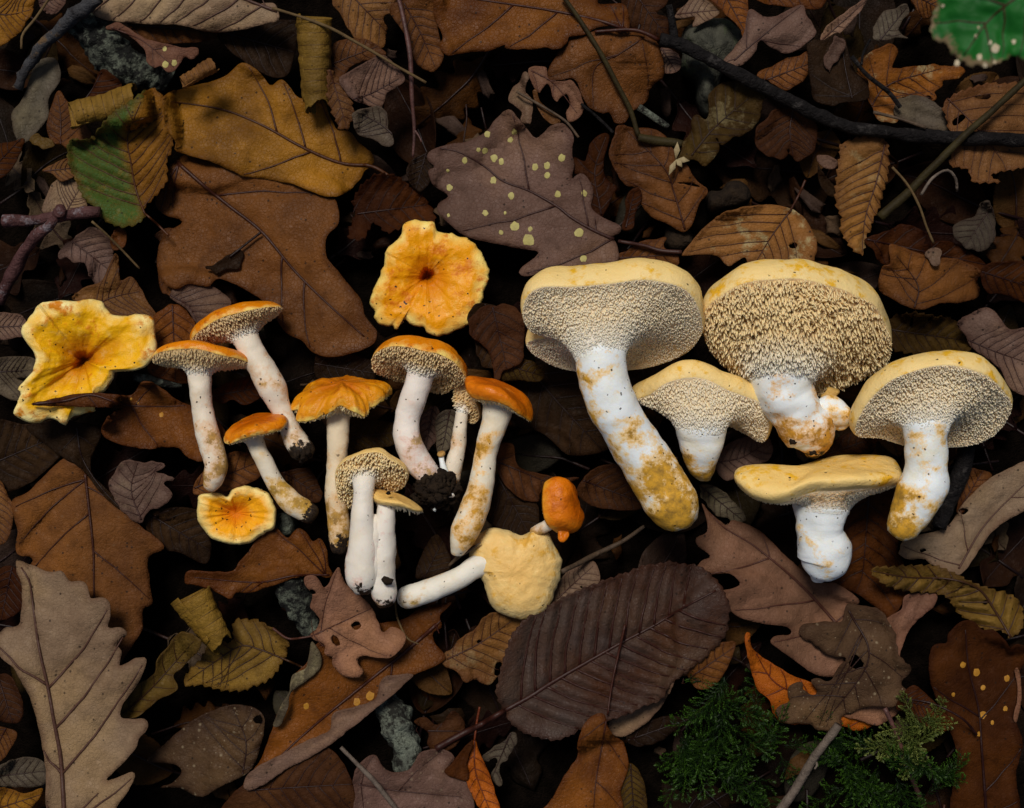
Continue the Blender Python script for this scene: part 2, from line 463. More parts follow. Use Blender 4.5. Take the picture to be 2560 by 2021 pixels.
    for q, (x, y, rr) in enumerate(spots):
        c = px0(zone, [(x, y)])[0]; R = rr * zlen(zone) * .98
        th = np.linspace(0, 2 * math.pi, 11, endpoint=False) + q
        rng_ = np.random.RandomState(q + 5)
        ring = c + np.stack([np.cos(th), np.sin(th)], 1) * (R * (.82 + .36 * rng_.rand(11)))[:, None] * [1, 1.12]
        pts = np.vstack([c[None], c + (ring - c) * .5, ring]); zz = zat(pts); zz[12:] -= .00012
        f = [(0, 1 + i, 1 + (i + 1) % 11) for i in range(11)] + [(1 + i, 12 + i, 12 + (i + 1) % 11, 1 + (i + 1) % 11) for i in range(11)]
        mesh_obj('spot', lift(pts, zz + .00022), f, spotcol or SPOTMAT, root, origin)
    return root
SPOTMAT = plainmat('yellow_spot', (.42, .37, .12), (.32, .27, .09), 400, .6, .0003)
SPOTDIM = plainmat('amber_spot', (.42, .20, .02), (.30, .13, .01), 400, .6, .0003)

def join_part(sub, main, name):
    """a turned margin or second half belongs to its leaf: hand its pieces over"""
    d = sub.location - main.location
    for ch in list(sub.children):
        ch.parent = main; ch.location = d; ch.name = name if ch.name.startswith('blade') else ch.name
    bpy.data.objects.remove(sub)
def rolled(name, label, zone, p0, p1, r0, r1, pal, turns=1.25, v0=0., ribn=7, group=None, skew=.7, flare=0.):
    """a dead leaf dried into a roll: a spiral sheet with ragged ends and raised ribs"""
    SEED[0] += 1; seed = SEED[0]
    A, B = px0(zone, [p0, p1]); s = zlen(zone); ra, rb = r0 * s, r1 * s
    nu, nv = 64, 56
    u = np.linspace(0, 1, nu); v = np.linspace(0, 1, nv); U, W = np.meshgrid(u, v, indexing='ij')
    L = np.linalg.norm(B - A); d = (B - A) / L; nrm = np.array([-d[1], d[0]])
    jag = .11 * vnoise(np.stack([v, v * 0 + seed], 1), .12, seed) + .025 * (((v * 11) % 1) - .5)
    Ue = U * (1 + np.where(U > .5, 1, -1) * jag[None] * (2 * np.abs(U - .5)) ** 2)
    Ue = Ue + skew * (W - .5) * ra / L
    ang = v0 + W * turns * 2 * math.pi
    R = (ra + (rb - ra) * U) * (1.02 - .30 * W / max(1, turns)) * (1 + flare * (1 - U) ** 2)
    ph = (Ue * ribn + W * .9)
    R = R + .00014 * np.sin(ph * 2 * math.pi) + .0016 * fbm(np.stack([U.ravel() * L, W.ravel() * .05], 1), .012, seed).reshape(U.shape)
    cx = A[0] + d[0] * Ue * L + nrm[0] * np.cos(ang) * R; cy = A[1] + d[1] * Ue * L + nrm[1] * np.cos(ang) * R
    zz = np.sin(ang) * R
    xy = np.stack([cx.ravel(), cy.ravel()], 1); zz = zz.ravel()
    base = np.percentile(soft_height(xy) - zz, 96) ; z = zz + base
    V = lift(xy, z); splat(V)
    F = [(i * nv + j, i * nv + j + 1, (i + 1) * nv + j + 1, (i + 1) * nv + j) for i in range(nu - 1) for j in range(nv - 1)]
    origin = np.array([V[:, 0].mean(), V[:, 1].mean(), V[:, 2].min()])
    root = thing(name, label, 'leaf', origin, group)
    rib = np.abs((ph % 1) - .25); 
    bl = mesh_obj('blade', V, F, leafmat(pal, seed), root, origin, attrs={'veind': np.clip(np.abs(((ph + .5) % 1) - .5).ravel() * 9, 0, 1), 'side': np.zeros(nu * nv), 'margin': np.ones(nu * nv)})
    so = bl.modifiers.new('thickness', 'SOLIDIFY'); so.thickness = .0003; so.offset = 0
    # ribs that show on the outside of the roll
    vm = veinmat(pal)
    Vg = V.reshape(nu, nv, 3)
    for q in range(ribn):
        line = []
        for j in range(nv):
            f = (q + .5 - v[j] * .9) / ribn
            i = f * (nu - 1)
            if 1 <= i <= nu - 2:
                i0 = int(i); w = i - i0; line.append(Vg[i0, j] * (1 - w) + Vg[i0 + 1, j] * w)
        if len(line) > 8:
            tv, tf, _ = tube(np.array(line), np.full(len(line), .00020), 5); mesh_obj('vein', tv, tf, vm, root, origin)
    return root

def twig(name, label, zone, pts, r, mat, z=None, noise=.18, nscale=.004, group=None, cat='twig', stubs=(), sides=10, parts=True, dz=0., sag=.5, n=None):
    """pts (x, y) in zone pixels; r in zone pixels (number or list); rests on the pile"""
    SEED[0] += 1; seed = SEED[0]; s = zlen(zone)
    r = np.broadcast_to(np.asarray(r, float), (len(pts),))
    Q = np.concatenate([px0(zone, pts), (r * s)[:, None]], 1)
    n = n or max(16, int(np.linalg.norm(np.diff(Q[:, :2], axis=0), axis=1).sum() / .0016))
    Q = catmull(Q, n, False); xy, rad = Q[:, :2], Q[:, 2]
    if z is None:
        H = soft_height(xy)
        t = np.arange(n); A = np.stack([np.ones(n), t, t * t], 1); co = np.linalg.lstsq(A, H, rcond=None)[0]; fit = A @ co
        fit = fit + np.percentile(H - fit, 80); zc = np.maximum(fit, H) if sag else fit
        k = 7; zp = np.pad(zc, k, mode='edge'); zc = np.convolve(zp, np.ones(2 * k + 1) / (2 * k + 1), 'valid')
        zc = zc + rad * .85 + dz
    else: zc = np.interp(np.linspace(0, 1, n), np.linspace(0, 1, len(z)), z) * .001
    path = lift(xy, zc)
    path[:, :2] += np.stack([vnoise(path, .012, seed), vnoise(path, .012, seed + 1)], 1) * rad[:, None] * .35
    V, F, t = tube(path, rad * (1 + .12 * vnoise(path, .009, seed + 4)), sides, noise * rad.mean(), nscale, seed)
    splat(V)
    origin = np.array([V[:, 0].mean(), V[:, 1].mean(), V[:, 2].min()])
    if not stubs:
        o = mesh_obj(name, V, F, mat, None, origin); return tag(o, label, cat, group)
    root = thing(name, label, cat, origin, group); mesh_obj('shaft', V, F, mat, root, origin)
    for (nm, sp, sr, sz) in stubs:
        Q = np.concatenate([px0(zone, sp), (np.broadcast_to(sr, (len(sp),)) * s)[:, None]], 1); Q = catmull(Q, 16, False)
        i = ((xy - Q[0, :2]) ** 2).sum(1).argmin(); zz = zc[i] + np.linspace(0, sz * .001, 16)
        V, F, t = tube(lift(Q[:, :2], zz), Q[:, 2], sides, noise * Q[:, 2].mean(), nscale, seed + 3)
        mesh_obj(nm, V, F, mat, root, origin)
    return root

def chunk(name, label, zone, outline, height, mat, cat, rough=.0016, group=None, sink=.012, zoff=0.):
    """a stone or lump: domed body over a traced outline, walls running down into the litter"""
    SEED[0] += 1; seed = SEED[0]
    P = px0(zone, outline); per = np.linalg.norm(np.diff(np.vstack([P, P[:1]]), axis=0), axis=1).sum(); sp = .0012
    n = int(np.clip(per / sp, 30, 300)); O = catmull(P, n); O += .0005 * np.stack([vnoise(O, .004, seed), vnoise(O, .004, seed + 1)], 1)
    lo, hi = O.min(0), O.max(0); X, Y = np.meshgrid(np.arange(lo[0], hi[0], sp), np.arange(lo[1], hi[1], sp)); G = np.stack([X.ravel(), Y.ravel()], 1)
    G = G[inside(G, O)]; de, _, _ = segdist(G, np.vstack([O, O[:1]])); G = G[de > sp * .6]
    verts = np.concatenate([O, G]); r = mgeo.delaunay_2d_cdt([Vector(v) for v in verts * 1000], [(i, (i + 1) % n) for i in range(n)], [], 0, 1e-7)
    V2 = np.array([tuple(v) for v in r[0]]) / 1000; F = np.array(r[2]); F = F[inside(V2[F].mean(1), O)]
    de, _, _ = segdist(V2, np.vstack([O, O[:1]])); dm = de.max()
    q = np.clip(de / (dm * .85), 0, 1); zs = height * np.sqrt(1 - (1 - q) ** 2)
    zs += rough * (fbm(V2, .012, seed) + .8 * fbm(V2, .004, seed + 3)) * np.clip(q * 3, 0, 1)
    base = np.percentile(soft_height(V2), 70) - height * .35 + zoff
    V = lift(V2, zs + base); F = [tuple(f) for f in F.tolist()]
    bd = [i for i in range(len(V2)) if de[i] < 1e-6]
    bd = list(range(n)); k = len(V); low = V[bd].copy(); low[:, 2] -= sink; low[:, :2] += (V[:, :2].mean(0) - low[:, :2]) * .12
    V = np.vstack([V, low]); F += [(bd[i], bd[(i + 1) % n], k + (i + 1) % n, k + i) for i in range(n)] + [tuple(range(k, k + n))]
    splat(V[:k]); origin = np.array([V[:, 0].mean(), V[:, 1].mean(), V[:, 2].min()])
    o = mesh_obj(name, V, F, mat, None, origin); fixnormals(o)
    return tag(o, label, cat, group)

# ------------------------------------------------------------------ ground
def ground():
    n = 140; xs = np.concatenate([np.linspace(-3, -.36, 14), np.linspace(-.35, .35, n), np.linspace(.36, 3, 14)])
    X, Y = np.meshgrid(xs, xs, indexing='ij'); P = np.stack([X.ravel(), Y.ravel()], 1)
    z = -.040 + .006 * fbm(P, .06, 3) + .003 * fbm(P, .014, 5, 4); m = len(xs)
    F = [(i * m + j, (i + 1) * m + j, (i + 1) * m + j + 1, i * m + j + 1) for i in range(m - 1) for j in range(m - 1)]
    V = np.column_stack([P, z])
    o = mesh_obj('ground', V, F, plainmat('soil', (.008, .0055, .004), (.003, .002, .0015), 150, .9, .003, .0, fine=1200))
    o['kind'] = 'structure'
    inn = (np.abs(P[:, 0]) < .34) & (np.abs(P[:, 1]) < .34)
    splat(V[inn]); 
HM[:] = -.040
ground()

# ------------------------------------------------------------------ lower litter: leaves nobody laid out, one object each
def proto_leaf(kind, pal, seed, L, wid):
    """a curled dead leaf about its own centre: returns blade mesh and midrib mesh"""
    rr = np.random.RandomState(seed); nu, nv = 44, 15
    u = np.linspace(0, 1, nu); v = np.linspace(-1, 1, nv)
    w = np.sin(np.pi * u ** .85) ** .75
    if kind == 'oak': w = w * (.80 + .26 * np.sin(u * 2 * math.pi * 4.6 + rr.rand() * 3)); 
    if kind == 'serrate': w = w * (1 + .06 * ((u * 16) % 1 - .5))
    w2 = w * (1 + .16 * np.sin(u * 23 + 2)) if kind == 'oak' else w
    U, Vv = np.meshgrid(u, v, indexing='ij')
    Wd = np.where(Vv < 0, w[:, None], w2[:, None]) * wid / 2
    x = (U - .5) * L + (np.abs(Vv) ** 1.5) * wid * .10; y = Vv * Wd + .003 * np.sin(U * 3 + seed)
    P = np.stack([x.ravel(), y.ravel()], 1)
    z = (rr.uniform(-.25, .35) * (np.abs(Vv) ** 2) * wid / 2).ravel() + (rr.uniform(-.25, .2) * ((U - .5) * 2) ** 2 * L / 2).ravel() + .0032 * fbm(P, .03, seed) + .001 * fbm(P, .01, seed + 1)
    V = np.column_stack([P, z])
    F = [(i * nv + j, (i + 1) * nv + j, (i + 1) * nv + j + 1, i * nv + j + 1) for i in range(nu - 1) for j in range(nv - 1)]
    at = {'veind': np.clip(np.abs(P[:, 1]) / .0016, 0, 1), 'side': np.zeros(len(P)), 'margin': np.ones(len(P))}
    b = mesh_obj('blade', V, F, leafmat(pal, seed), attrs=at)
    so = b.modifiers.new('thickness', 'SOLIDIFY'); so.thickness = .0003
    mid = V.reshape(nu, nv, 3)[:, nv // 2]; mid = np.vstack([mid[0] + [-.014, 0, .001], mid])
    tv, tf, _ = tube(mid + [0, 0, .0001], np.linspace(.0007, .0002, len(mid)), 6)
    m = mesh_obj('midrib', tv, tf, veinmat(pal))
    return b, m, V
PROTO = []
for q, (kd, pl, L, wd) in enumerate([('oak', 'rottenshadebrown', .085, .050), ('smooth', 'rotten', .070, .040), ('oak', 'rotten', .075, .045), ('serrate', 'rottenshadeolive', .065, .038),
                                     ('smooth', 'rottenshadebrown', .060, .036), ('oak', 'rottenshaderust', .080, .046), ('serrate', 'rotten', .055, .034), ('oak', 'brown', .072, .042)]):
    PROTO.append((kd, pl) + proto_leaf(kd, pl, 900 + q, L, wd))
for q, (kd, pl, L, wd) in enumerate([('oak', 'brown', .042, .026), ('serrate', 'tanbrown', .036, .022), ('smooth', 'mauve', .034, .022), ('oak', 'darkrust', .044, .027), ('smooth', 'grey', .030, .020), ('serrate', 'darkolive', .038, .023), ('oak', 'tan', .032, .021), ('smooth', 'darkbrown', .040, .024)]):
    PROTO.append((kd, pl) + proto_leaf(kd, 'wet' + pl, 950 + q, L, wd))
WORD = {'tanbrown': 'yellow brown', 'mauve': 'mauve grey', 'grey': 'dull grey', 'tan': 'pale tan', 'darkrust': 'dark rust', 'darkolive': 'murky olive', 'darkbrown': 'dusky brown', 'rottenshadebrown': 'dark brown', 'rotten': 'blackened', 'rottenshadeolive': 'dark olive', 'rottenshaderust': 'deep rust', 'brown': 'mid brown'}
LIT = []
def litter(x, y, z, rz, tx, ty, k, scale=1., outer=False):
    from mathutils import Matrix, Euler
    kd, pl, b, m, V = PROTO[k]
    e = Euler((tx, ty, rz)); M = np.array(e.to_matrix()); W = (V * scale) @ M.T + [x, y, z]
    h = soft_height(W); W[:, 2] += max(-.006, np.percentile(h - W[:, 2], 60)) if not outer else np.percentile(h - W[:, 2], 70)
    dz = W[:, 2].mean() - ((V * scale) @ M.T)[:, 2].mean()
    LIT.append((x, y, dz, e, scale, k, W, outer)); splat(W)
r3 = random.Random(21)
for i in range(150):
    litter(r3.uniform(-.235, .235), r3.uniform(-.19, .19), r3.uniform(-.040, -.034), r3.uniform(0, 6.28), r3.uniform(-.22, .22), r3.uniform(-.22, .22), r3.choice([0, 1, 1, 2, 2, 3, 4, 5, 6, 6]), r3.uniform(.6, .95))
for i in range(110):        # the same litter going on past the edges of the picture
    a = r3.random()
    if a < .5: x, y = r3.choice((-1, 1)) * r3.uniform(.232, .31), r3.uniform(-.25, .25)
    else: x, y = r3.uniform(-.31, .31), r3.choice((-1, 1)) * r3.uniform(.190, .25)
    litter(x, y, -.03, r3.uniform(0, 6.28), r3.uniform(-.2, .2), r3.uniform(-.2, .2), r3.choice([0, 2, 3, 4, 5, 7, 7]), r3.uniform(.75, 1.0), True)
for i in range(200):       # a looser sprinkling of smaller leaves on top of it
    litter(r3.uniform(-.21, .21), r3.uniform(-.168, .168), r3.uniform(-.030, -.022), r3.uniform(0, 6.28), r3.uniform(-.4, .4), r3.uniform(-.4, .4), 8 + r3.choice([0, 0, 0, 1, 2, 3, 3, 3, 4, 5, 5, 6, 7, 7, 7]), r3.uniform(.6, 1.0))
HM_LOW = HM.copy(); HM += .010      # the upper leaves bridge the hollows of the lower litter

# ------------------------------------------------------------------ stones, lichened wood and branches low in the litter
STONE = plainmat('mossy_stone', (.070, .068, .050), (.024, .024, .018), 140, .85, .002, .2, (.050, .060, .030), .4, 90)
LICHEN = plainmat('lichened_bark', (.135, .150, .110), (.026, .027, .022), 230, .85, .003, .2, (.008, .008, .007), .8, 150)
LICHEN2 = plainmat('pale_lichen', (.17, .19, .145), (.07, .075, .06), 130, .85, .003, .2, (.016, .015, .012), .75, 110)
CLODM = plainmat('soil_crumbs', (.030, .019, .011), (.012, .008, .006), 260, .95, .002, .1)
chunk('stone', 'grey green mossy stone half under the black branch', 'a3', [(1240, 190), (1370, 110), (1500, 120), (1590, 190), (1630, 290), (1560, 390), (1480, 460), (1450, 600), (1400, 720), (1330, 640), (1320, 500), (1230, 420), (1235, 300)], .010, STONE, 'stone', .0035)
chunk('soil_clod', 'dark crumbly soil clod beside the pointed brown leaf', 'a3', [(1380, 1230), (1400, 1170), (1480, 1160), (1520, 1110), (1610, 1120), (1650, 1190), (1610, 1260), (1480, 1290), (1400, 1290)], .008, CLODM, 'soil', .003)
chunk('soil_clod', 'dark soil clod above the yellow mottled beech leaf', 'a3', [(1140, 1390), (1220, 1380), (1290, 1420), (1300, 1500), (1200, 1540), (1130, 1480)], .006, CLODM, 'soil', .003)
chunk('stone', 'small blue grey stone beside the small heart shaped cap', 'b2', [(215, 1540), (290, 1520), (340, 1590), (310, 1660), (220, 1660)], .006, LICHEN2, 'stone')
twig('lichened_log', 'rotten stick with teal lichen and black holes at the grey curled leaf', 'a1', [(480, 130), (600, 230), (720, 350), (860, 430), (1000, 520)], [100, 120, 125, 115, 85], LICHEN, noise=.55, nscale=.0045, cat='rotten wood', sides=28, n=60)
twig('lichened_log', 'pale lichened stick poking out below the long rolled orange brown leaf', 'c2', [(850, 1000), (930, 1150), (990, 1300), (1030, 1480)], [85, 92, 90, 75], LICHEN2, noise=.5, nscale=.004, cat='rotten wood', sides=24, n=50)
twig('lichened_log', 'teal lichened stick behind the holed mauve oak leaf', 'c2', [(260, 270), (320, 400), (370, 520), (420, 640)], [80, 95, 85, 60], LICHEN, noise=.5, nscale=.004, cat='rotten wood', sides=24, n=40)
twig('lichened_log', 'blue grey lichened twig end under the orange leaf by the two side lying mushrooms', 'b1', [(820, 690), (920, 700), (1040, 730), (1110, 745)], [26, 32, 32, 22], LICHEN2, cat='rotten wood')

# ------------------------------------------------------------------ leaves, lowest first
L = leaf
OAK = 'oak_leaf'; DL = 'dead_leaf'
# --- lower layer
L(DL, 'very dark brown leaf between the rolled leaf and the grey curled leaf', 'a2', 'dark', [(-150, 150), (0, 130), (200, 125), (345, 130), (350, 220), (300, 440), (200, 470), (60, 400), (-120, 250)])
L(DL, 'brown underside of a leaf tucked below the grey curled leaf', 'a1', 'darkbrown', [(800, 90), (1310, 130), (1330, 200), (1290, 245), (1100, 264), (960, 258), (850, 235)])
L(OAK, 'brown and grey oak leaf behind the red twig at the top', 'a2', 'tanbrown', [(590, -60), (960, -60), (950, 20), (920, 80), (870, 120), (900, 160), (890, 230), (870, 290), (800, 290), (720, 220), (690, 190), (600, 90)], kind='torn')
L(DL, 'dull brown leaf crossing beneath the rolled leaf and thin straw twig', 'a2', 'brown', [(540, 330), (600, 250), (760, 240), (880, 310), (860, 350), (700, 390), (620, 470), (560, 480)])
L(DL, 'warm brown leaf right of the red twig', 'a2', 'brown', [(910, 60), (970, 10), (1190, 0), (1210, 200), (1245, 340), (1200, 425), (1150, 435), (1070, 380), (1030, 250), (950, 130)], mid=[(1000, 20), (1100, 200), (1190, 410)])
L(DL, 'brown leaf behind the orange leaf curl and dark stalk', 'a3', 'darkbrown', [(880, -60), (1130, -60), (1140, 20), (1080, 80), (1150, 120), (1130, 250), (1040, 215), (900, 150)])
L(DL, 'dull mauve leaf edge between smooth brown leaf and stone', 'a3', 'mauve', [(1090, 300), (1180, 310), (1230, 370), (1210, 430), (1120, 440)])
L(OAK, 'tan oak leaf tip above the mossy stone', 'a3', 'tan', [(1190, 100), (1260, 20), (1330, -20), (1460, 70), (1380, 130), (1300, 165), (1310, 100), (1240, 110)])
L(DL, 'rusty brown leaf bent over beside the mauve folded leaf', 'a3', 'rust', [(1390, -40), (1600, -60), (1640, 60), (1640, 200), (1600, 300), (1590, 180), (1480, 70)], curl=.3)
L(OAK, 'smooth brown oak leaf behind the forked stem', 'a3', 'brown', [(400, 480), (470, 330), (560, 240), (720, 190), (900, 185), (1070, 245), (1125, 420), (1110, 480), (1060, 520), (1030, 560), (1020, 610), (960, 660), (920, 690), (880, 750), (820, 750), (790, 690), (740, 690), (650, 640), (580, 490), (480, 490)], mid=[(1000, 230), (850, 330), (700, 420), (690, 660)], gloss=.42, kind='oak')
L(DL, 'big dark brown leaf behind the thick curved stem of the largest mushroom', 'b3', 'dark', [(180, 900), (230, 700), (420, 600), (700, 560), (950, 640), (1000, 850), (920, 1050), (740, 1150), (540, 1165), (440, 1080), (330, 1010), (250, 1000)], mid=[(300, 640), (480, 850), (740, 1130)])
L(DL, 'mottled dark leaf left of the largest cap', 'b3', 'dark', [(-80, 330), (20, 240), (180, 290), (260, 420), (200, 560), (100, 640), (0, 600)], kind='torn')
L(DL, 'torn olive brown scrap under the cap of the largest mushroom', 'b3', 'darkolive', [(110, 590), (190, 540), (260, 580), (370, 655), (360, 715), (210, 700), (130, 690)], kind='torn')
L(DL, 'dark brown leaf between the top view orange cap and the white mushrooms', 'b2', 'darkbrown', [(1390, 390), (1450, 270), (1600, 240), (1720, 300), (1740, 560), (1620, 650), (1560, 700), (1500, 520)], kind='torn')
L(DL, 'dark wet leaf under the stem of the dark orange capped mushroom', 'b3', 'dark', [(20, 1330), (110, 1280), (280, 1400), (360, 1500), (330, 1640), (200, 1660), (60, 1580), (0, 1480)], mid=[(110, 1300), (230, 1520), (300, 1650)])
L(DL, 'curled tan rimmed leaf arching left of the thick white stem', 'b3', 'darkbrown', [(100, 1110), (200, 1100), (215, 1200), (250, 1250), (360, 1280), (480, 1305), (610, 1305), (500, 1350), (380, 1390), (355, 1450), (250, 1430), (150, 1340), (105, 1240)], curl=.35)
L(DL, 'grey brown leaf under the base of the thick white stem', 'b3', 'darkbrown', [(590, 1400), (640, 1300), (720, 1240), (830, 1228), (900, 1330), (1010, 1480), (860, 1500), (700, 1480)])
L(DL, 'mauve brown leaf below the small wavy white mushroom', 'b3', 'mauve', [(1440, 1250), (1480, 1130), (1600, 1060), (1740, 1050), (1785, 1110), (1770, 1190), (1680, 1230), (1600, 1290), (1500, 1320)], mid=[(1450, 1210), (1600, 1180), (1750, 1090)])
L(DL, 'grey scrap of leaf right of the thick stem base', 'b3', 'grey', [(1340, 1350), (1420, 1360), (1520, 1430), (1600, 1500), (1615, 1570), (1500, 1560), (1400, 1470)], kind='torn')
L(DL, 'dark brown leaf showing between the white mushrooms', 'b4', 'darkbrown', [(450, 1180), (510, 1110), (640, 1030), (810, 1045), (770, 1145), (640, 1170), (520, 1220)])
L(OAK, 'red brown leaf behind the two short white stems', 'c4', 'darkrust', [(560, -160), (700, -250), (900, -260), (960, -60), (950, 60), (940, 140), (975, 220), (990, 400), (900, 545), (850, 520), (790, 470), (690, 400), (590, 370), (530, 310), (620, 230), (640, 130)], mid=[(760, -200), (740, 100), (720, 290), (680, 390)])
L(DL, 'rust brown leaf under the dark stick at the right', 'b4', 'brown', [(1300, 1490), (1360, 1270), (1450, 1258), (1515, 1290), (1485, 1345), (1400, 1430), (1320, 1540)])
L(DL, 'dark olive leaf behind the ragged orange cap', 'b2', 'darkolive', [(660, 1100), (690, 970), (860, 960), (1000, 1000), (940, 1100), (800, 1130), (700, 1140)])
L(DL, 'very dark leaf under the lobes of the big brown oak leaf', 'b2', 'dark', [(460, 560), (560, 520), (810, 600), (800, 730), (640, 720), (480, 720)])
L(DL, 'mauve leaf between the two clumped stems', 'b2', 'mauve', [(1100, 940), (1190, 875), (1225, 960), (1200, 1090), (1135, 1150), (1100, 1100)], kind='torn')
L(DL, 'grey leaf behind the slim stem of the small clumped mushroom', 'b2', 'grey', [(1205, 930), (1300, 890), (1330, 1000), (1280, 1120), (1210, 1160), (1195, 1050)])
L(DL, 'dark brown leaf left of the ragged mushroom stem', 'b2', 'darkbrown', [(230, 1290), (400, 1245), (450, 1290), (500, 1400), (460, 1460), (340, 1400)])
L(DL, 'brown leaf under the small side lying orange mushroom', 'b2', 'darkrust', [(-180, 1300), (-60, 1190), (120, 1170), (140, 1280), (0, 1350), (-120, 1380)])
L(DL, 'brown leaf hidden below the pale twin stems', 'c2', 'dark', [(1080, 310), (1100, 180), (1200, 40), (1290, 200), (1255, 265)])
L(DL, 'broad dark brown leaf below the rolled orange brown leaf', 'c2', 'darkbrown', [(-60, 1640), (200, 1440), (480, 1330), (620, 1420), (700, 1600), (720, 1760), (-60, 1780)], mid=[(50, 1600), (350, 1580), (700, 1560)], ribs=7)
L(OAK, 'brown speckled oak leaf standing behind the lichened stick', 'c2', 'darkbrown', [(1060, 1180), (1130, 1155), (1190, 1200), (1240, 1180), (1300, 1115), (1370, 1180), (1360, 1260), (1300, 1340), (1200, 1380), (1140, 1320), (1150, 1250)], kind='oak')
L(OAK, 'wide mauve brown speckled oak leaf at the bottom behind the thin twig', 'c2', 'mauve', [(695, 1500), (760, 1410), (830, 1388), (900, 1480), (1030, 1470), (1100, 1370), (1230, 1350), (1310, 1400), (1262, 1480), (1395, 1560), (1370, 1780), (760, 1780), (700, 1620)], kind='oak', specks=.35, mid=[(720, 1560), (950, 1600), (1350, 1640)])
L(DL, 'tattered grey brown leaf right of the orange spear leaf', 'c2', 'grey', [(1480, 1400), (1600, 1300), (1690, 1255), (1650, 1400), (1595, 1450), (1590, 1570), (1525, 1500), (1560, 1440)], kind='torn', holes=[[(1520, 1420), (1560, 1400), (1570, 1430), (1530, 1445)]])
L(DL, 'olive ribbed leaf behind the brown stalked leaf at the bottom', 'c3', 'darkolive', [(850, 1600), (900, 1440), (970, 1480), (1010, 1600), (1010, 1780), (870, 1780)], ribs=8)
L(DL, 'dark bark coloured leaf left of the moss', 'c3', 'dark', [(900, 1260), (1100, 1150), (1280, 1150), (1450, 1110), (1250, 1190), (1100, 1300), (950, 1330)])
L(OAK, 'brown oak lobe right of the dark chestnut leaf', 'c3', 'brown', [(1180, 930), (1280, 820), (1400, 720), (1540, 690), (1555, 730), (1500, 870), (1440, 950), (1370, 985), (1310, 970), (1260, 900)])
L(DL, 'pale turned margin of a leaf under the chestnut leaf', 'c3', 'tan', [(790, 1170), (830, 1110), (1050, 1020), (1185, 925), (1110, 1080), (1000, 1200), (860, 1275), (790, 1230)], veins=False, curl=-.2)
L(DL, 'dark leaf behind the twisted ridge leaf at the left', 'b1', 'dark', [(-60, 960), (160, 980), (330, 960), (420, 1100), (300, 1240), (140, 1360), (0, 1380), (-80, 1200)])
L(DL, 'very dark leaf beneath the small heart shaped cap', 'b1', 'dark', [(880, 1560), (960, 1500), (1150, 1488), (1235, 1540), (1290, 1720), (1250, 1830), (1120, 1770), (960, 1720)])
L(DL, 'brown leaf beyond the pale left oak leaf tip', 'c1', 'darkrust', [(-60, 320), (40, 230), (150, 300), (140, 480), (20, 560), (-60, 520)])
L(DL, 'grey leaf lying by the left edge under the pale oak leaf', 'c1', 'darkbrown', [(-60, 930), (60, 900), (140, 1080), (120, 1180), (20, 1180), (-60, 1120)])
L(DL, 'tan brown leaf edge left of the pale oak leaf', 'c1', 'brown', [(-80, 1220), (60, 1225), (105, 1250), (85, 1310), (0, 1425), (-80, 1440)])
L(DL, 'grey dusty leaf low beside the pale oak leaf', 'c1', 'grey', [(-60, 1480), (120, 1400), (260, 1420), (270, 1560), (120, 1580), (-60, 1560)], specks=.1)
L(DL, 'ochre leaf in the corner under the pale oak leaf', 'c1', 'ochre', [(-60, 1600), (60, 1590), (150, 1620), (260, 1590), (200, 1700), (100, 1790), (-60, 1790)], gloss=.6)
L(DL, 'ribbed tan leaf margin at the left under the wavy cap', 'b1', 'tanbrown', [(-70, 1320), (0, 1325), (55, 1420), (82, 1500), (60, 1650), (0, 1720), (-70, 1700)], ribs=9)
L(DL, 'grey leaf left of the wavy funnel cap', 'b1', 'mauve', [(-60, 310), (90, 305), (150, 335), (170, 420), (100, 450), (0, 468), (-60, 460)])
L(DL, 'tan leaf poking out under the wavy funnel cap', 'b1', 'grey', [(-60, 590), (180, 568), (240, 640), (170, 690), (100, 700), (160, 730), (110, 835), (0, 795), (-60, 760)], mid=[(-40, 660), (170, 650)])
# --- middle layer, upper left
L(DL, 'ochre leaf corner above the lumpy grey stick', 'a1', 'ochre', [(-80, -80), (190, -80), (200, 60), (150, 150), (110, 210), (0, 285), (-80, 320)], mid=[(-60, 80), (60, 90), (190, 60)])
L(DL, 'grey brown leaf tip between lumpy stick and grey curled leaf', 'a1', 'mauve', [(240, -60), (420, -60), (400, 10), (340, 85), (280, 80), (235, 20)])
L(DL, 'smooth dull grey leaf standing below the lumpy stick', 'a1', 'grey', [(220, 390), (330, 355), (372, 470), (300, 600), (290, 720), (180, 850), (110, 870), (70, 700), (140, 600)], veins=False)
L(DL, 'small red brown leaf with a midrib beside the smooth grey leaf', 'a1', 'brown', [(285, 760), (350, 560), (410, 620), (520, 760), (565, 850), (430, 905), (370, 885), (320, 870)], mid=[(370, 890), (370, 720), (352, 580)])
L(DL, 'dark reddish pointed leaf below the lichened wood', 'a1', 'darkrust', [(460, 680), (560, 540), (625, 425), (745, 515), (690, 560), (570, 630)], mid=[(470, 670), (560, 550), (620, 440)])
L(DL, 'pale tan torn leaf piece above the red twig', 'a1', 'tan', [(255, 1290), (290, 1180), (330, 1110), (430, 1080), (530, 1240), (500, 1310), (350, 1310)], mid=[(400, 1300), (480, 1160)], pale=.4)
L(DL, 'small orange tan leaf scrap left of the half green leaf', 'a1', 'tanbrown', [(255, 1040), (330, 1000), (440, 960), (470, 1060), (380, 1105), (320, 1060)])
L(DL, 'yellow brown crumpled scrap beside the smooth grey leaf', 'a1', 'olive', [(160, 860), (230, 805), (310, 850), (340, 890), (260, 910), (210, 900)], kind='torn', veins=False)
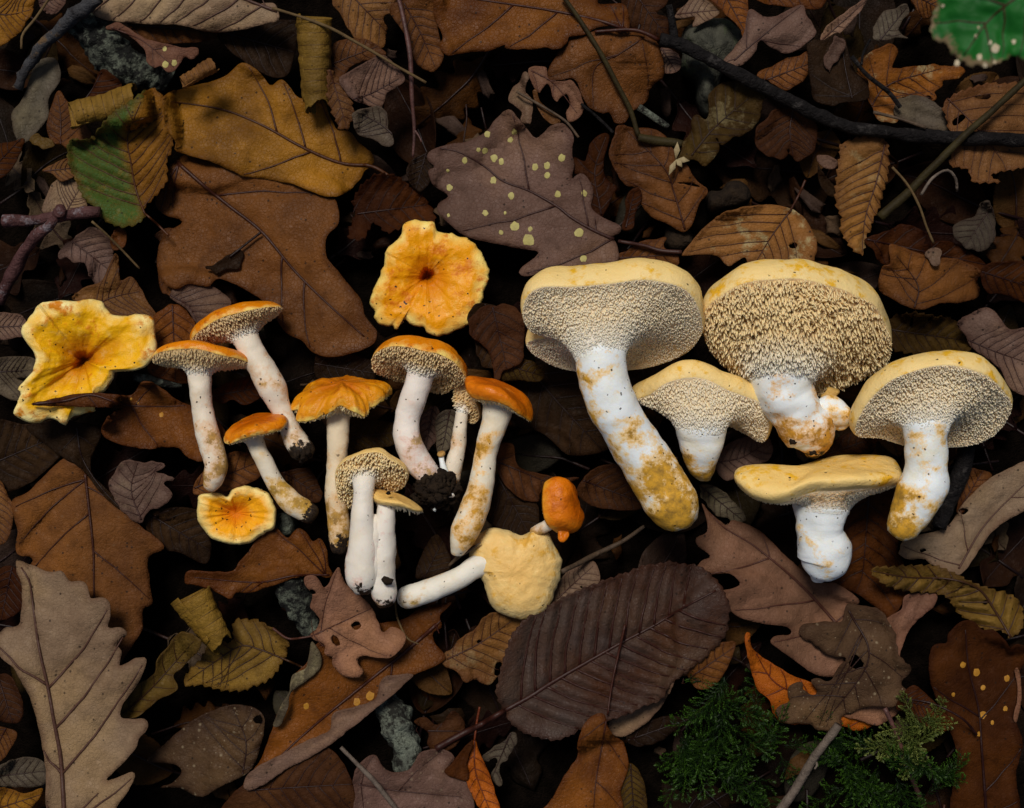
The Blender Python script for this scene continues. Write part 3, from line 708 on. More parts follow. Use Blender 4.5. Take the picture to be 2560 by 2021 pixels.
L(DL, 'mauve brown leaf with a straight lower edge below the red twig', 'a1', 'mauve', [(365, 1520), (470, 1450), (560, 1390), (690, 1480), (690, 1560), (730, 1700), (600, 1740), (520, 1600), (450, 1590), (365, 1585)], kind='torn')
L(DL, 'dark brown leaf edge with ochre rim at the left side', 'a1', 'darkrust', [(-80, 900), (60, 870), (150, 850), (110, 960), (60, 1040), (0, 1090), (-80, 1090)])
L(DL, 'small rusty curled leaf below the half green leaf', 'a1', 'rust', [(680, 1440), (720, 1390), (770, 1420), (760, 1500), (700, 1530), (675, 1500)], veins=False)
L(DL, 'ochre brown leaf above the wavy funnel cap', 'b1', 'tanbrown', [(440, 220), (510, 145), (620, 100), (700, -60), (730, 0), (735, 100), (800, 78), (860, 150), (900, 230), (955, 335), (800, 330), (680, 320), (600, 260)], mid=[(560, 260), (700, 200), (850, 170)])
L(DL, 'red brown curved leaf between wavy cap and side lying mushrooms', 'b1', 'rust', [(930, 340), (1000, 270), (1060, 243), (1130, 280), (1200, 380), (1220, 520), (1170, 720), (1010, 705), (905, 655), (915, 520)], curl=-.3)
L(DL, 'rusty leaf behind the lower end of the leaning orange mushroom stem', 'b1', 'darkrust', [(1290, 790), (1400, 720), (1560, 690), (1600, 800), (1490, 860), (1420, 830), (1340, 850)], curl=.3)
L(DL, 'brown leaf under the bases of the side lying mushrooms', 'b1', 'brown', [(1180, 1400), (1220, 1290), (1400, 1150), (1560, 1180), (1590, 1290), (1440, 1370), (1280, 1400)])
L(DL, 'second brown oak leaf edge under the big brown oak leaf', 'a1', 'brown', [(945, 1430), (1080, 1390), (1250, 1450), (1300, 1650), (1280, 1800), (1020, 1800), (965, 1680), (1000, 1520)])
L(DL, 'dark mauve oval leaf behind the leaning orange mushroom', 'b1', 'mauve', [(1035, 185), (1100, 118), (1230, 112), (1350, 170), (1410, 240), (1350, 300), (1220, 390), (1190, 350), (1130, 270), (1060, 225)], mid=[(1040, 190), (1150, 260), (1210, 370)])
L(OAK, 'big warm brown oak leaf under the ochre oak leaf', 'V', 'brown', [(328, 430), (340, 395), (365, 345), (430, 315), (520, 330), (620, 375), (700, 410), (716, 470), (690, 500), (692, 545), (720, 580), (762, 632), (772, 670), (795, 700), (790, 725), (750, 745), (700, 755), (660, 745), (640, 722), (600, 700), (560, 640), (470, 590), (440, 606), (400, 600), (370, 612), (340, 590), (332, 545), (345, 500), (385, 470), (350, 455)],
  mid=[(365, 335), (430, 392), (490, 440), (555, 492), (620, 570), (690, 640), (770, 712)], kind='oak', gloss=.44, wave=.002)
L('leaf_scrap', 'dark shrivelled leaf scrap with stalk lying on the big brown oak leaf', 'a1', 'dark', [(1255, 1630), (1330, 1600), (1400, 1560), (1470, 1540), (1460, 1600), (1440, 1640), (1380, 1640), (1330, 1680), (1290, 1650)], stalk=[(1590, 1420), (1500, 1490), (1400, 1570)], kind='torn', veins=False)
rolled('rolled_leaf', 'olive yellow leaf rolled up above the half green leaf', 'a1', (440, 700), (820, 600), 85, 92, 'olive', 1.3, 2.6, 6)
L('hornbeam_leaf', 'half green and half orange brown toothed leaf beside the ochre oak leaf', 'a1', 'ochre', [(430, 850), (540, 860), (600, 800), (680, 700), (830, 590), (930, 545), (990, 600), (1030, 700), (1055, 860), (1015, 1000), (1005, 1120), (940, 1200), (885, 1260), (885, 1310), (850, 1362), (740, 1385), (650, 1350), (590, 1290), (510, 1200), (470, 1120), (430, 1020), (412, 930)],
  mid=[(885, 1310), (830, 1160), (800, 1000), (780, 830), (860, 620)], stalk=[(1030, 1440), (960, 1370), (885, 1305)], kind='serrate', ribs=9, split=(.040, .075, .012), pucker=.0009, tilt=(-.05, 0))
L(OAK, 'large ochre oak leaf with dark midrib and long stalk', 'V', 'ochre', [(346, 205), (400, 183), (470, 165), (508, 134), (540, 145), (572, 180), (597, 168), (632, 208), (655, 200), (680, 207), (698, 248), (712, 275), (738, 278), (760, 302), (786, 325), (790, 345), (770, 362), (760, 380), (738, 403), (715, 414), (690, 415), (650, 402), (620, 390), (560, 378), (510, 372), (500, 366), (440, 340), (375, 320), (372, 300), (352, 270)],
  mid=[(787, 350), (720, 345), (640, 312), (560, 268), (470, 232), (360, 215)], stalk=[(895, 432), (850, 395), (800, 358), (770, 348)], kind='oak', wave=.0022, curl=.10, gloss=.42)
# --- middle layer, top
L('beech_leaf', 'large grey tan leaf arched over the lichened rotten stick', 'a1', 'tan', [(470, -160), (545, -20), (548, 60), (600, 105), (700, 130), (850, 146), (1000, 150), (1100, 155), (1200, 180), (1290, 196), (1400, 194), (1490, 182), (1600, 150), (1700, 118), (1668, 20), (1560, 25), (1500, -20), (1460, -160)], mid=[(1690, 70), (1300, -60), (900, -80), (500, -120)], curl=-.22, ribs=7, gloss=.5, press=95, tilt=(.01, .05))
L('leaf_scrap', 'pinkish mauve leaf lobe with two yellow spots below the grey tan leaf', 'a1', 'pinktan', [(650, 165), (720, 138), (790, 175), (850, 215), (900, 240), (1000, 265), (1120, 292), (1203, 290), (1206, 335), (1165, 362), (1130, 350), (1100, 382), (1062, 430), (1020, 442), (980, 405), (940, 412), (898, 380), (890, 330), (858, 275), (750, 195), (665, 185)], spots=[(1010, 395, 20), (1062, 385, 18), (1005, 298, 14)], mid=[(680, 170), (870, 250), (1060, 410)], ribs=3, press=92)
rolled('rolled_leaf', 'tan leaf tip curled into a small roll above the large ochre oak leaf', 'a1', (1110, 500), (1300, 400), 38, 50, 'tanbrown', 1.2, 2.4, 6)
rolled('rolled_leaf', 'yellow brown leaf rolled into an upright funnel at the top', 'a2', (455, 120), (470, 640), 112, 92, 'olive', 1.35, 2.4, 7, flare=.12)
L(DL, 'toothed tan brown leaf beside the funnel roll', 'a2', 'tanbrown', [(535, 420), (600, 480), (640, 560), (690, 660), (660, 780), (600, 775), (550, 640), (530, 520)], kind='serrate')
L(OAK, 'smooth mauve grey leaf below the thin straw twig', 'a2', 'mauve', [(605, 480), (700, 420), (850, 338), (910, 360), (960, 410), (1005, 470), (990, 510), (900, 570), (860, 660), (800, 650), (690, 610), (640, 560)], mid=[(690, 605), (800, 570), (970, 480)], stalk=None)
L(DL, 'charcoal grey leaf under the mauve grey leaf', 'a2', 'grey', [(690, 680), (830, 650), (880, 690), (900, 760), (950, 850), (910, 900), (800, 855), (740, 830), (680, 730)], kind='torn', pale=0, mid=[(960, 850), (860, 760), (720, 690)])
L(DL, 'brown curled dark hollow leaf below the ochre leaf stalk', 'a2', 'darkrust', [(660, 1430), (700, 1300), (690, 1220), (800, 1080), (950, 1080), (1060, 1150), (1130, 1210), (1190, 1340), (1120, 1400), (1000, 1380), (900, 1420), (820, 1360), (760, 1440), (700, 1460)], kind='serrate', curl=.5)
L(DL, 'dark brown scrap left of the spotted grey oak leaf', 'a2', 'dark', [(1030, 1000), (1150, 930), (1180, 1020), (1150, 1120), (1090, 1170), (1030, 1100)])
L(OAK, 'large orange brown oak leaf at the top with a curled right end', 'a3', 'rust', [(-284, -80), (-284, 0), (-279, 100), (-254, 160), (-224, 230), (-250, 280), (-204, 340), (-130, 330), (-64, 320), (0, 315), (60, 310), (150, 272), (160, 296), (300, 300), (400, 290), (440, 305), (500, 292), (540, 250), (545, 225), (640, 212), (720, 168), (860, 155), (900, 205), (908, 110), (870, 25), (720, 20), (680, -80)],
  mid=[(900, 185), (700, 120), (400, 60), (0, 0), (-260, -40)], stalk=[(1090, 245), (1000, 200), (900, 182), (700, 195)], kind='oak', gloss=.42, tilt=(0, -.06), mat=None)
L(OAK, 'small tan pink oak leaf with deep lobes above the spotted oak leaf', 'a3', 'pinktan', [(300, 420), (400, 410), (420, 480), (500, 500), (560, 490), (610, 570), (632, 660), (600, 720), (545, 745), (525, 700), (545, 640), (530, 575), (490, 600), (470, 625), (440, 590), (430, 540), (410, 510), (380, 540), (360, 570), (320, 510)], kind='oak', mid=[(310, 430), (450, 510), (590, 690)])
L(DL, 'crumpled pale leaf bits beside the spotted grey oak leaf', 'a3', 'tan', [(190, 560), (270, 440), (310, 480), (290, 560), (330, 620), (330, 700), (310, 770), (260, 740), (250, 680), (180, 620)], kind='torn', veins=False, curl=.3)
L(DL, 'orange brown shrivelled leaf strip above the spotted oak leaf', 'a3', 'tanbrown', [(325, 570), (345, 550), (370, 620), (440, 680), (490, 740), (440, 755), (360, 680)], veins=False)
L(OAK, 'narrow dark brown lobed leaf right of the spotted oak leaf', 'a3', 'darkrust', [(770, 815), (790, 850), (760, 950), (755, 1050), (790, 1110), (835, 1140), (810, 1200), (770, 1280), (740, 1330), (690, 1310), (670, 1180), (640, 1070), (570, 1060), (565, 960), (640, 980), (670, 880), (720, 830)], mid=[(740, 1310), (700, 1050), (770, 830)])
L(DL, 'pointed brown beech leaf under the broken forked stem', 'a3', 'brown', [(795, 890), (820, 830), (840, 765), (940, 780), (1050, 785), (1130, 830), (1170, 900), (1260, 1000), (1310, 1090), (1385, 1165), (1340, 1240), (1310, 1330), (1250, 1418), (1150, 1370), (1040, 1320), (980, 1240), (960, 1150), (890, 1130), (830, 1050), (790, 960)], mid=[(1250, 1400), (1185, 1180), (1120, 1020), (900, 800)], ribs=5, kind='smooth', holes=[[(1200, 1115), (1300, 1120), (1350, 1145), (1290, 1135)]])
L(DL, 'narrow upright dark leaf beside the pointed beech leaf', 'a3', 'darkrust', [(940, 1148), (975, 1155), (988, 1210), (950, 1300), (935, 1390), (870, 1395), (890, 1290), (888, 1210)], mid=[(890, 1390), (940, 1170)])
L(DL, 'dark rotting leaf below the stone with pale mould spot', 'a3', 'darkolive', [(1228, 970), (1260, 830), (1310, 710), (1385, 730), (1400, 600), (1500, 500), (1720, 560), (1700, 720), (1640, 800), (1540, 830), (1480, 880), (1440, 830), (1440, 920), (1380, 1000), (1300, 962)], mid=[(1290, 950), (1430, 780), (1640, 600)], pale=.25, kind='torn')
L(DL, 'brown strip leaf under the stalk of the spotted oak leaf', 'a3', 'brown', [(830, 1570), (900, 1520), (1000, 1480), (1090, 1445), (1140, 1450), (1135, 1510), (1220, 1560), (1180, 1640), (900, 1640)], kind='torn')
L(OAK, 'grey mauve oak leaf dotted with round yellow spots', 'a3', 'mauve', [(100, 725), (170, 668), (230, 720), (290, 790), (340, 842), (380, 820), (420, 780), (490, 753), (540, 780), (572, 850), (560, 920), (572, 1000), (560, 1095), (590, 1070), (630, 1062), (672, 1110), (692, 1180), (680, 1260), (720, 1310), (800, 1350), (858, 1380), (850, 1425), (810, 1448), (835, 1500), (830, 1600), (600, 1650), (470, 1650), (380, 1660), (300, 1685), (248, 1672), (250, 1640), (352, 1550), (330, 1530), (200, 1510), (60, 1480), (-84, 1445), (-174, 1380), (-244, 1310), (-259, 1250), (-194, 1195), (-284, 1130), (-314, 1040), (-274, 1020), (-324, 970), (-304, 920), (-194, 880), (-64, 860), (36, 800)],
  mid=[(845, 1472), (700, 1410), (560, 1330), (470, 1260), (300, 1165), (140, 1105), (20, 1010), (-124, 930), (-244, 905)], stalk=[(1230, 1540), (1100, 1530), (1000, 1500), (845, 1472)], kind='oak', wave=.0016, gloss=.48,
  spots=[(500, 965, 22), (335, 1020, 20), (410, 1010, 20), (412, 1070, 18), (190, 1195, 22), (85, 965, 22), (130, 985, 18), (82, 1100, 20), (213, 1380, 26), (297, 1465, 34), (605, 1420, 28), (475, 1185, 20), (637, 1180, 18), (307, 1398, 14), (127, 1418, 14), (632, 1578, 20), (153, 1300, 10), (32, 1300, 18), (210, 805, 18), (185, 855, 16), (-94, 980, 18), (31, 920, 18), (-186, 1145, 18), (-196, 1043, 10), (46, 820, 18), (-9, 915, 13), (-192, 1315, 10)])
# --- upper right
L(DL, 'brown leaf beneath the black branch beside the folded mauve leaf', 'a4', 'brown', [(90, 470), (200, 390), (330, 358), (395, 330), (395, 430), (340, 520), (250, 565), (150, 500)], kind='torn')
L(DL, 'dark tattered leaf below the black branch with mustard stain', 'a4', 'darkbrown', [(90, 760), (170, 680), (300, 660), (410, 690), (440, 830), (420, 930), (320, 985), (270, 900), (250, 960), (160, 950), (90, 880)], kind='torn', mid=[(300, 670), (280, 800), (300, 960)])
L(DL, 'small mauve scrap left of the hanging toothed leaf', 'a4', 'mauve', [(445, 950), (520, 950), (575, 990), (540, 1032), (470, 1015)], veins=False)
L(DL, 'thin grey brown leaf behind the mauve scrap', 'a4', 'dark', [(450, 1000), (500, 1080), (560, 1150), (560, 1200), (500, 1180), (460, 1110)], veins=False)
L(DL, 'orange brown leaf with a pale green mould patch', 'a4', 'rust', [(690, 430), (740, 350), (860, 275), (920, 288), (935, 340), (905, 420), (1050, 408), (1200, 393), (1340, 430), (1320, 458), (1220, 490), (1210, 530), (1160, 560), (1160, 600), (1110, 630), (1050, 600), (950, 620), (930, 745), (800, 740), (780, 650), (750, 590), (760, 500)], kind='torn', mid=[(760, 680), (880, 520), (1200, 420)], pale=.55, holes=[[(1110, 590), (1140, 585), (1140, 610), (1115, 612)]])
L(DL, 'blue grey leaf crossing the orange leaf with mould', 'a4', 'grey', [(940, 610), (1050, 570), (1130, 600), (1240, 720), (1230, 790), (1100, 785), (1000, 740), (930, 690)], kind='torn', veins=False)
L(DL, 'tan toothed leaf crossed by the olive green stem', 'a4', 'tanbrown', [(1215, 650), (1270, 590), (1400, 530), (1560, 508), (1760, 560), (1780, 960), (1640, 1030), (1580, 1040), (1500, 1072), (1555, 1105), (1480, 1115), (1400, 1110), (1365, 1040), (1300, 1020), (1255, 1000), (1280, 850), (1250, 780)], mid=[(1230, 590), (1400, 760), (1560, 960), (1600, 1040)], ribs=6, kind='serrate', holes=[[(1410, 590), (1500, 575), (1490, 605), (1430, 605)], [(1270, 740), (1330, 700), (1350, 720), (1290, 770)]])
L(DL, 'crumpled grey brown leaf left of the living green leaf', 'a4', 'grey', [(785, 225), (830, 90), (900, 60), (998, 25), (985, 100), (940, 180), (1005, 232), (930, 232), (860, 235)], kind='torn')
L(DL, 'brown leaf tip above the crumpled grey brown leaf', 'a4', 'brown', [(990, -60), (1190, -60), (1200, 20), (1130, 110), (1080, 105), (1040, 30)])
L(DL, 'twisted tan leaf strip pointing down from the top edge', 'a4', 'tan', [(465, 250), (500, 170), (560, 120), (640, 60), (760, -20), (700, 80), (610, 180), (550, 225)], curl=.3)
L(DL, 'red brown leaf beyond the folded mauve leaf at the top', 'a4', 'rust', [(50, -60), (480, -60), (490, 30), (420, 60), (250, 40), (120, 20)])
L(OAK, 'dark grey green lobed leaf under the small mauve leaf', 'a4', 'dark', [(388, 230), (480, 245), (560, 200), (612, 230), (640, 330), (680, 440), (750, 500), (762, 590), (700, 620), (600, 625), (540, 645), (430, 610), (400, 480), (390, 350)], mid=[(660, 600), (620, 430), (600, 300), (570, 220)], kind='oak')
L('leaf_scrap', 'small mauve torn leaf piece lying on the dark grey green leaf', 'a4', 'mauve', [(555, 215), (612, 240), (612, 300), (580, 370), (545, 400), (525, 452), (500, 410), (502, 340), (530, 270)], veins=False, kind='torn')
L(OAK, 'folded mauve leaf with pale midrib above the black branch', 'a4', 'mauve', [(-130, 390), (-60, 290), (0, 200), (30, 60), (120, 100), (200, 95), (352, 28), (380, 90), (440, 190), (400, 250), (280, 325), (180, 300), (100, 250), (60, 330), (-20, 400)], mid=[(-60, 370), (40, 280), (200, 150), (345, 40)], curl=-.55, kind='oak')
L('hornbeam_leaf', 'dark tan toothed leaf hanging below the black branch', 'a4', 'tanbrown', [(600, 880), (740, 835), (855, 850), (882, 950), (872, 1080), (840, 1200), (790, 1350), (745, 1440), (722, 1558), (640, 1500), (590, 1400), (600, 1330), (558, 1240), (572, 1050), (590, 950)], mid=[(860, 880), (810, 1100), (740, 1330), (720, 1540)], kind='serrate', ribs=9, pale=.35, pucker=.001, curl=-.3)
L(DL, 'dark reddish leaf under the folded brown leaf at the right', 'a4', 'darkrust', [(740, 1460), (900, 1400), (960, 1368), (1060, 1390), (1125, 1440), (1100, 1490), (1240, 1472), (1400, 1550), (1480, 1640), (1300, 1660), (960, 1620), (840, 1610), (790, 1530)])
L(DL, 'thin grey crumpled leaf at the right below the olive stem', 'a4', 'grey', [(1285, 1370), (1400, 1310), (1492, 1228), (1532, 1400), (1500, 1480), (1440, 1535), (1370, 1520), (1340, 1480), (1290, 1460)], kind='torn', gloss=.7)
L(DL, 'rust coloured leaf at the right edge beside the folded leaf', 'a4', 'darkrust', [(1450, 1640), (1600, 1595), (1780, 1630), (1780, 1860), (1600, 1800), (1480, 1780)])
L(DL, 'yellow mottled tan beech leaf above the largest cap', 'a3', 'tanbrown', [(1228, 1562), (1290, 1480), (1360, 1400), (1470, 1310), (1600, 1268), (1740, 1250), (1830, 1255), (1910, 1280), (1980, 1330), (2025, 1400), (2052, 1480), (2045, 1560), (2000, 1620), (1700, 1680), (1640, 1640), (1620, 1572), (1560, 1600), (1510, 1622), (1440, 1560), (1320, 1552)], mid=[(1890, 1290), (1780, 1440), (1670, 1620)], stalk=[(1985, 1100), (1940, 1200), (1885, 1300)], ribs=5, pale=.8, holes=[[(1890, 1490), (1930, 1485), (1930, 1515), (1895, 1515)]], wave=.002)
L(DL, 'folded brown leaf with a curled upper edge right of the fan cap', 'a4', 'brown', [(820, 1760), (840, 1640), (890, 1600), (890, 1495), (960, 1505), (1080, 1550), (1200, 1575), (1300, 1580), (1430, 1640), (1446, 1670), (1425, 1710), (1440, 1770), (1420, 1820), (1300, 1850), (1200, 1852), (1090, 1887), (1000, 1872), (880, 1810)], mid=[(1040, 1880), (1060, 1740), (930, 1560)], curl=-.35, ribs=4)
L('leaf_scrap', 'pale grey shrivelled scrap lying on the folded brown leaf', 'a4', 'tan', [(1110, 1555), (1150, 1530), (1195, 1540), (1190, 1600), (1160, 1612), (1140, 1580)], kind='torn', veins=False)
L(DL, 'dark olive toothed leaf right of the fan cap', 'b4', 'darkolive', [(900, 330), (960, 308), (1070, 300), (1170, 322), (1270, 340), (1350, 430), (1392, 512), (1250, 545), (980, 540), (900, 500)], kind='serrate', ribs=7, pucker=.0008, holes=[[(1015, 340), (1030, 335), (1030, 380), (1015, 385)], [(1125, 330), (1145, 325), (1135, 360), (1122, 355)]])
L(OAK, 'grey tan leaf at the right edge above the round white cap', 'b4', 'mauve', [(1305, 362), (1420, 282), (1500, 268), (1560, 330), (1620, 400), (1760, 420), (1780, 780), (1640, 770), (1560, 640), (1480, 570), (1390, 515), (1350, 440)], mid=[(1360, 460), (1520, 530), (1720, 600)])
# --- lower right
L(OAK, 'large tan oak leaf at the right with a rounded lobe', 'b4', 'tan', [(950, 1742), (965, 1700), (1060, 1660), (1240, 1600), (1340, 1460), (1500, 1310), (1720, 1200), (1850, 1170), (1850, 1400), (1540, 1610), (1440, 1740), (1330, 1887), (1270, 1882), (1160, 1842), (1120, 1815), (1100, 1800), (1000, 1800), (945, 1768)], mid=[(1310, 1860), (1480, 1580), (1800, 1260)], kind='oak', holes=[[(1305, 1510), (1340, 1490), (1370, 1500), (1345, 1530)], [(1070, 1745), (1110, 1740), (1105, 1755), (1080, 1760)]], gloss=.55)
L(DL, 'pink tan leaf piece between the oak leaf and the curled chestnut leaf', 'c4', 'pinktan', [(870, 552), (960, 500), (990, 410), (1160, 395), (1165, 470), (1030, 590), (965, 720), (945, 785), (900, 620)], veins=False)
L('chestnut_leaf', 'olive brown ribbed leaf curled over at the right edge', 'c4', 'olive', [(770, 255), (880, 240), (1000, 228), (1150, 232), (1270, 268), (1400, 335), (1600, 400), (1680, 455), (1702, 520), (1692, 620), (1625, 662), (1580, 625), (1440, 602), (1300, 512), (1255, 430), (1160, 392), (1060, 392), (960, 382), (850, 342)], mid=[(1640, 690), (1540, 520), (1430, 370), (1250, 310), (1000, 300), (790, 262)], ribs=9, pucker=.0013, curl=-.5, kind='serrate', holes=[[(1455, 450), (1480, 440), (1480, 465), (1458, 465)], [(860, 285), (880, 275), (882, 292)]])
RUSTL = L(OAK, 'dark rust oak leaf with yellow spots beside the moss', 'c4', 'darkrust', [(1140, 740), (1180, 705), (1240, 700), (1250, 640), (1330, 570), (1400, 568), (1450, 620), (1520, 618), (1590, 680), (1620, 735), (1672, 708), (1760, 760), (1680, 870), (1690, 1000), (1660, 1150), (1700, 1320), (1660, 1500), (1660, 1790), (1280, 1790), (1300, 1400), (1260, 1250), (1180, 1060), (1130, 900)],
  mid=[(1480, 1780), (1450, 1350), (1430, 1100), (1370, 850), (1350, 620)], kind='oak', spots=[(1337, 835, 18), (1418, 880, 22), (1605, 915, 18), (1460, 972, 15), (1277, 1015, 13), (1457, 1138, 22), (1515, 1185, 12), (1595, 1100, 15), (1435, 1255, 14)], spotcol=SPOTDIM, gloss=.6)
join_part(L(DL, 'pale margin', 'c4', 'pinktan', [(1650, 870), (1675, 862), (1690, 960), (1690, 1050), (1665, 1180), (1648, 1160), (1668, 1040), (1668, 950)], veins=False), RUSTL, 'folded_margin')
L(OAK, 'bright orange edged leaf under the grey crumpled leaf', 'c4', 'orange', [(5, 660), (40, 640), (60, 740), (300, 900), (600, 1000), (860, 1130), (770, 1215), (680, 1236), (600, 1205), (400, 1198), (240, 1190), (180, 1130), (150, 1040), (80, 980), (40, 850)], mid=[(830, 1160), (500, 1050), (200, 950), (40, 700)])
L(DL, 'pink leaf lobe below the grey crumpled leaf', 'c4', 'pinktan', [(560, 1120), (800, 1060), (935, 1085), (930, 1135), (820, 1202), (730, 1180), (620, 1150)], veins=False)
L(OAK, 'pink tan oak leaf with deep lobes under the thick mushroom stem', 'c3', 'pinktan', [(1355, -150), (1400, -100), (1500, -20), (1540, -48), (1620, -30), (1700, 10), (1760, 60), (1900, 200), (2060, 320), (2180, 340), (2300, 420), (2312, 460), (2270, 500), (2220, 600), (2220, 860), (2160, 905), (2040, 890), (1910, 800), (1800, 720), (1770, 690), (1800, 660), (1895, 645), (1870, 602), (1708, 580), (1580, 540), (1480, 460), (1433, 410), (1440, 390), (1560, 362), (1585, 330), (1540, 285), (1480, 275), (1340, 292), (1318, 250), (1350, 200), (1402, 178), (1390, 150), (1330, 110), (1318, 60), (1385, 20), (1380, -60)],
  mid=[(2190, 600), (2010, 400), (1850, 250), (1660, 100), (1480, -10), (1390, -110)], kind='oak', gloss=.55, curl=.05)
L(DL, 'crumpled grey speckled leaf torn at the edge lying on the pink tan oak leaf', 'c4', 'speckled', [(360, 620), (440, 560), (590, 565), (640, 470), (760, 480), (850, 530), (930, 660), (950, 770), (1012, 860), (960, 950), (990, 1000), (900, 1090), (800, 1100), (720, 1112), (610, 1140), (580, 1205), (450, 1230), (380, 1190), (240, 1180), (200, 1100), (290, 1060), (270, 970), (350, 945), (355, 992), (440, 1010), (415, 930), (520, 920), (560, 880), (620, 800), (560, 800), (480, 770), (430, 730), (370, 660)],
  kind='torn', specks=.7, holes=[[(640, 840), (660, 780), (690, 775), (730, 830), (700, 865)]], wave=.0035, mid=[(640, 500), (760, 800), (500, 1180)], gloss=.65)
L(DL, 'small orange brown leaf right of the grey crumpled leaf', 'c4', 'darkrust', [(930, 1090), (1020, 960), (1100, 1000), (1180, 1080), (1280, 1200), (1180, 1240), (1000, 1130)], mid=[(960, 1040), (1150, 1100)], stalk=[(1420, 1260), (1330, 1160), (1150, 1070), (980, 1040)])
# --- lower middle
L(DL, 'mottled tan leaf with a ragged edge below the heart shaped pale cap', 'c3', 'tanbrown', [(-230, 770), (-80, 650), (90, 500), (250, 500), (330, 600), (250, 760), (130, 850), (95, 915), (40, 948), (0, 932), (-14, 920), (-84, 930), (-150, 870), (-220, 850)], holes=[[(95, 830), (130, 815), (130, 880), (100, 905), (85, 870)], [(-18, 690), (10, 680), (10, 695), (-10, 705)]], kind='torn', mid=[(-200, 800), (0, 700), (200, 560)], pale=.2, specks=.15)
L(DL, 'tan brown speckled leaf corner right of the pale cap', 'c3', 'tan', [(430, 440), (500, 300), (560, 250), (680, 198), (722, 250), (722, 335), (620, 400), (500, 470)], specks=.2, mid=[(470, 430), (690, 230)], holes=[[(605, 355), (625, 350), (625, 370)]])
L('chestnut_leaf', 'broad dark chestnut leaf with many parallel ribs and a long stalk', 'c3', 'chestnut', [(105, 940), (130, 830), (180, 700), (240, 590), (330, 520), (480, 440), (610, 380), (760, 320), (880, 280), (1000, 230), (1200, 210), (1380, 260), (1500, 400), (1520, 560), (1480, 680), (1380, 780), (1240, 890), (1170, 942), (1110, 1040), (1000, 1080), (880, 1140), (740, 1180), (640, 1210), (520, 1282), (430, 1292), (300, 1260), (200, 1210), (150, 1115), (105, 1020)],
  mid=[(145, 1115), (300, 1030), (440, 940), (630, 830), (860, 700), (1050, 600), (1250, 480), (1440, 380)], stalk=[(-270, 1345), (-120, 1260), (0, 1200), (150, 1112)], ribs=12, pucker=.0014, kind='serrate', gloss=.40, wave=.002, vr=1.3, curl=.05)
L(OAK, 'brown oak leaf at the bottom with a long dark upright stalk', 'c3', 'rust', [(755, 1130), (690, 1140), (630, 1200), (600, 1300), (590, 1400), (520, 1500), (460, 1620), (380, 1790), (840, 1790), (860, 1600), (905, 1460), (880, 1320), (820, 1270), (785, 1220)], mid=[(775, 1140), (740, 1350), (705, 1560), (690, 1780)], stalk=[(885, 590), (855, 720), (805, 950), (778, 1140)], kind='oak', gloss=.42)
L(OAK, 'ochre brown scalloped leaf left of the ragged mushroom base', 'c2', 'rust', [(-334, 335), (-330, 270), (-264, 258), (-64, 265), (0, 200), (60, 130), (110, 60), (160, 10), (220, -5), (290, 58), (350, 0), (400, 20), (440, 78), (490, 62), (532, 140), (540, 220), (560, 295), (440, 292), (330, 305), (200, 350), (60, 392), (-24, 395), (-64, 432), (-164, 382), (-264, 348)], mid=[(545, 285), (330, 290), (100, 330), (-280, 300)], kind='oak', gloss=.48)
L('hornbeam_leaf', 'olive brown toothed leaf below the ochre scalloped leaf', 'c2', 'olive', [(-344, 940), (-234, 790), (-164, 700), (-44, 690), (-30, 560), (100, 565), (250, 650), (300, 720), (230, 860), (170, 930), (80, 962), (0, 988), (-100, 992), (-234, 962)], mid=[(250, 790), (120, 740), (0, 720), (-160, 820), (-320, 930)], stalk=[(405, 860), (330, 825), (245, 788)], kind='serrate', ribs=8)
rolled('rolled_leaf', 'grey olive leaf rolled up under the ochre scalloped leaf', 'c1', (1170, 420), (1340, 690), 118, 88, 'olive', 1.3, 2.2, 5)
L(DL, 'olive curled leaf beside the pale oak leaf lobes', 'c1', 'olive', [(733, 1142), (770, 1040), (850, 950), (940, 890), (960, 800), (1030, 720), (1050, 685), (1115, 632), (1222, 680), (1210, 745), (1130, 830), (1060, 900), (1082, 980), (960, 1050), (870, 1130), (800, 1158)], mid=[(750, 1130), (920, 980), (1180, 690)], curl=.6, ribs=5)
L(DL, 'dark brown speckled leaf with a bite in its edge', 'c1', 'speckled', [(888, 1422), (1000, 1320), (1150, 1190), (1330, 1100), (1480, 1078), (1600, 1130), (1612, 1230), (1562, 1420), (1500, 1500), (1300, 1600), (1230, 1642), (1130, 1605), (1090, 1582), (980, 1582), (1050, 1550), (1106, 1490), (1080, 1450), (1000, 1430)], specks=.6, curl=-.25, mid=[(1480, 1500), (1500, 1300), (1420, 1100)], ribs=4, holes=[[(1540, 1160), (1590, 1140), (1600, 1190), (1560, 1190)]])
LONG = L(OAK, 'long orange brown leaf with rolled mauve margins', 'c2', 'rust', [(1290, 450), (1222, 530), (1230, 600), (1180, 640), (1190, 700), (1252, 780), (1240, 812), (1150, 860), (1050, 900), (980, 970), (850, 1080), (700, 1200), (560, 1310), (420, 1400), (300, 1460), (150, 1560), (60, 1600), (20, 1560), (90, 1460), (130, 1400), (200, 1220), (240, 1100), (310, 990), (330, 900), (400, 830), (480, 700), (700, 600), (980, 560), (1100, 490)],
  mid=[(1230, 560), (1000, 760), (700, 1000), (400, 1250), (80, 1550)], spots=[(795, 1025, 26), (712, 1060, 22), (405, 1085, 18)], spotcol=SPOTDIM, curl=.30, gloss=.42, kind='oak')
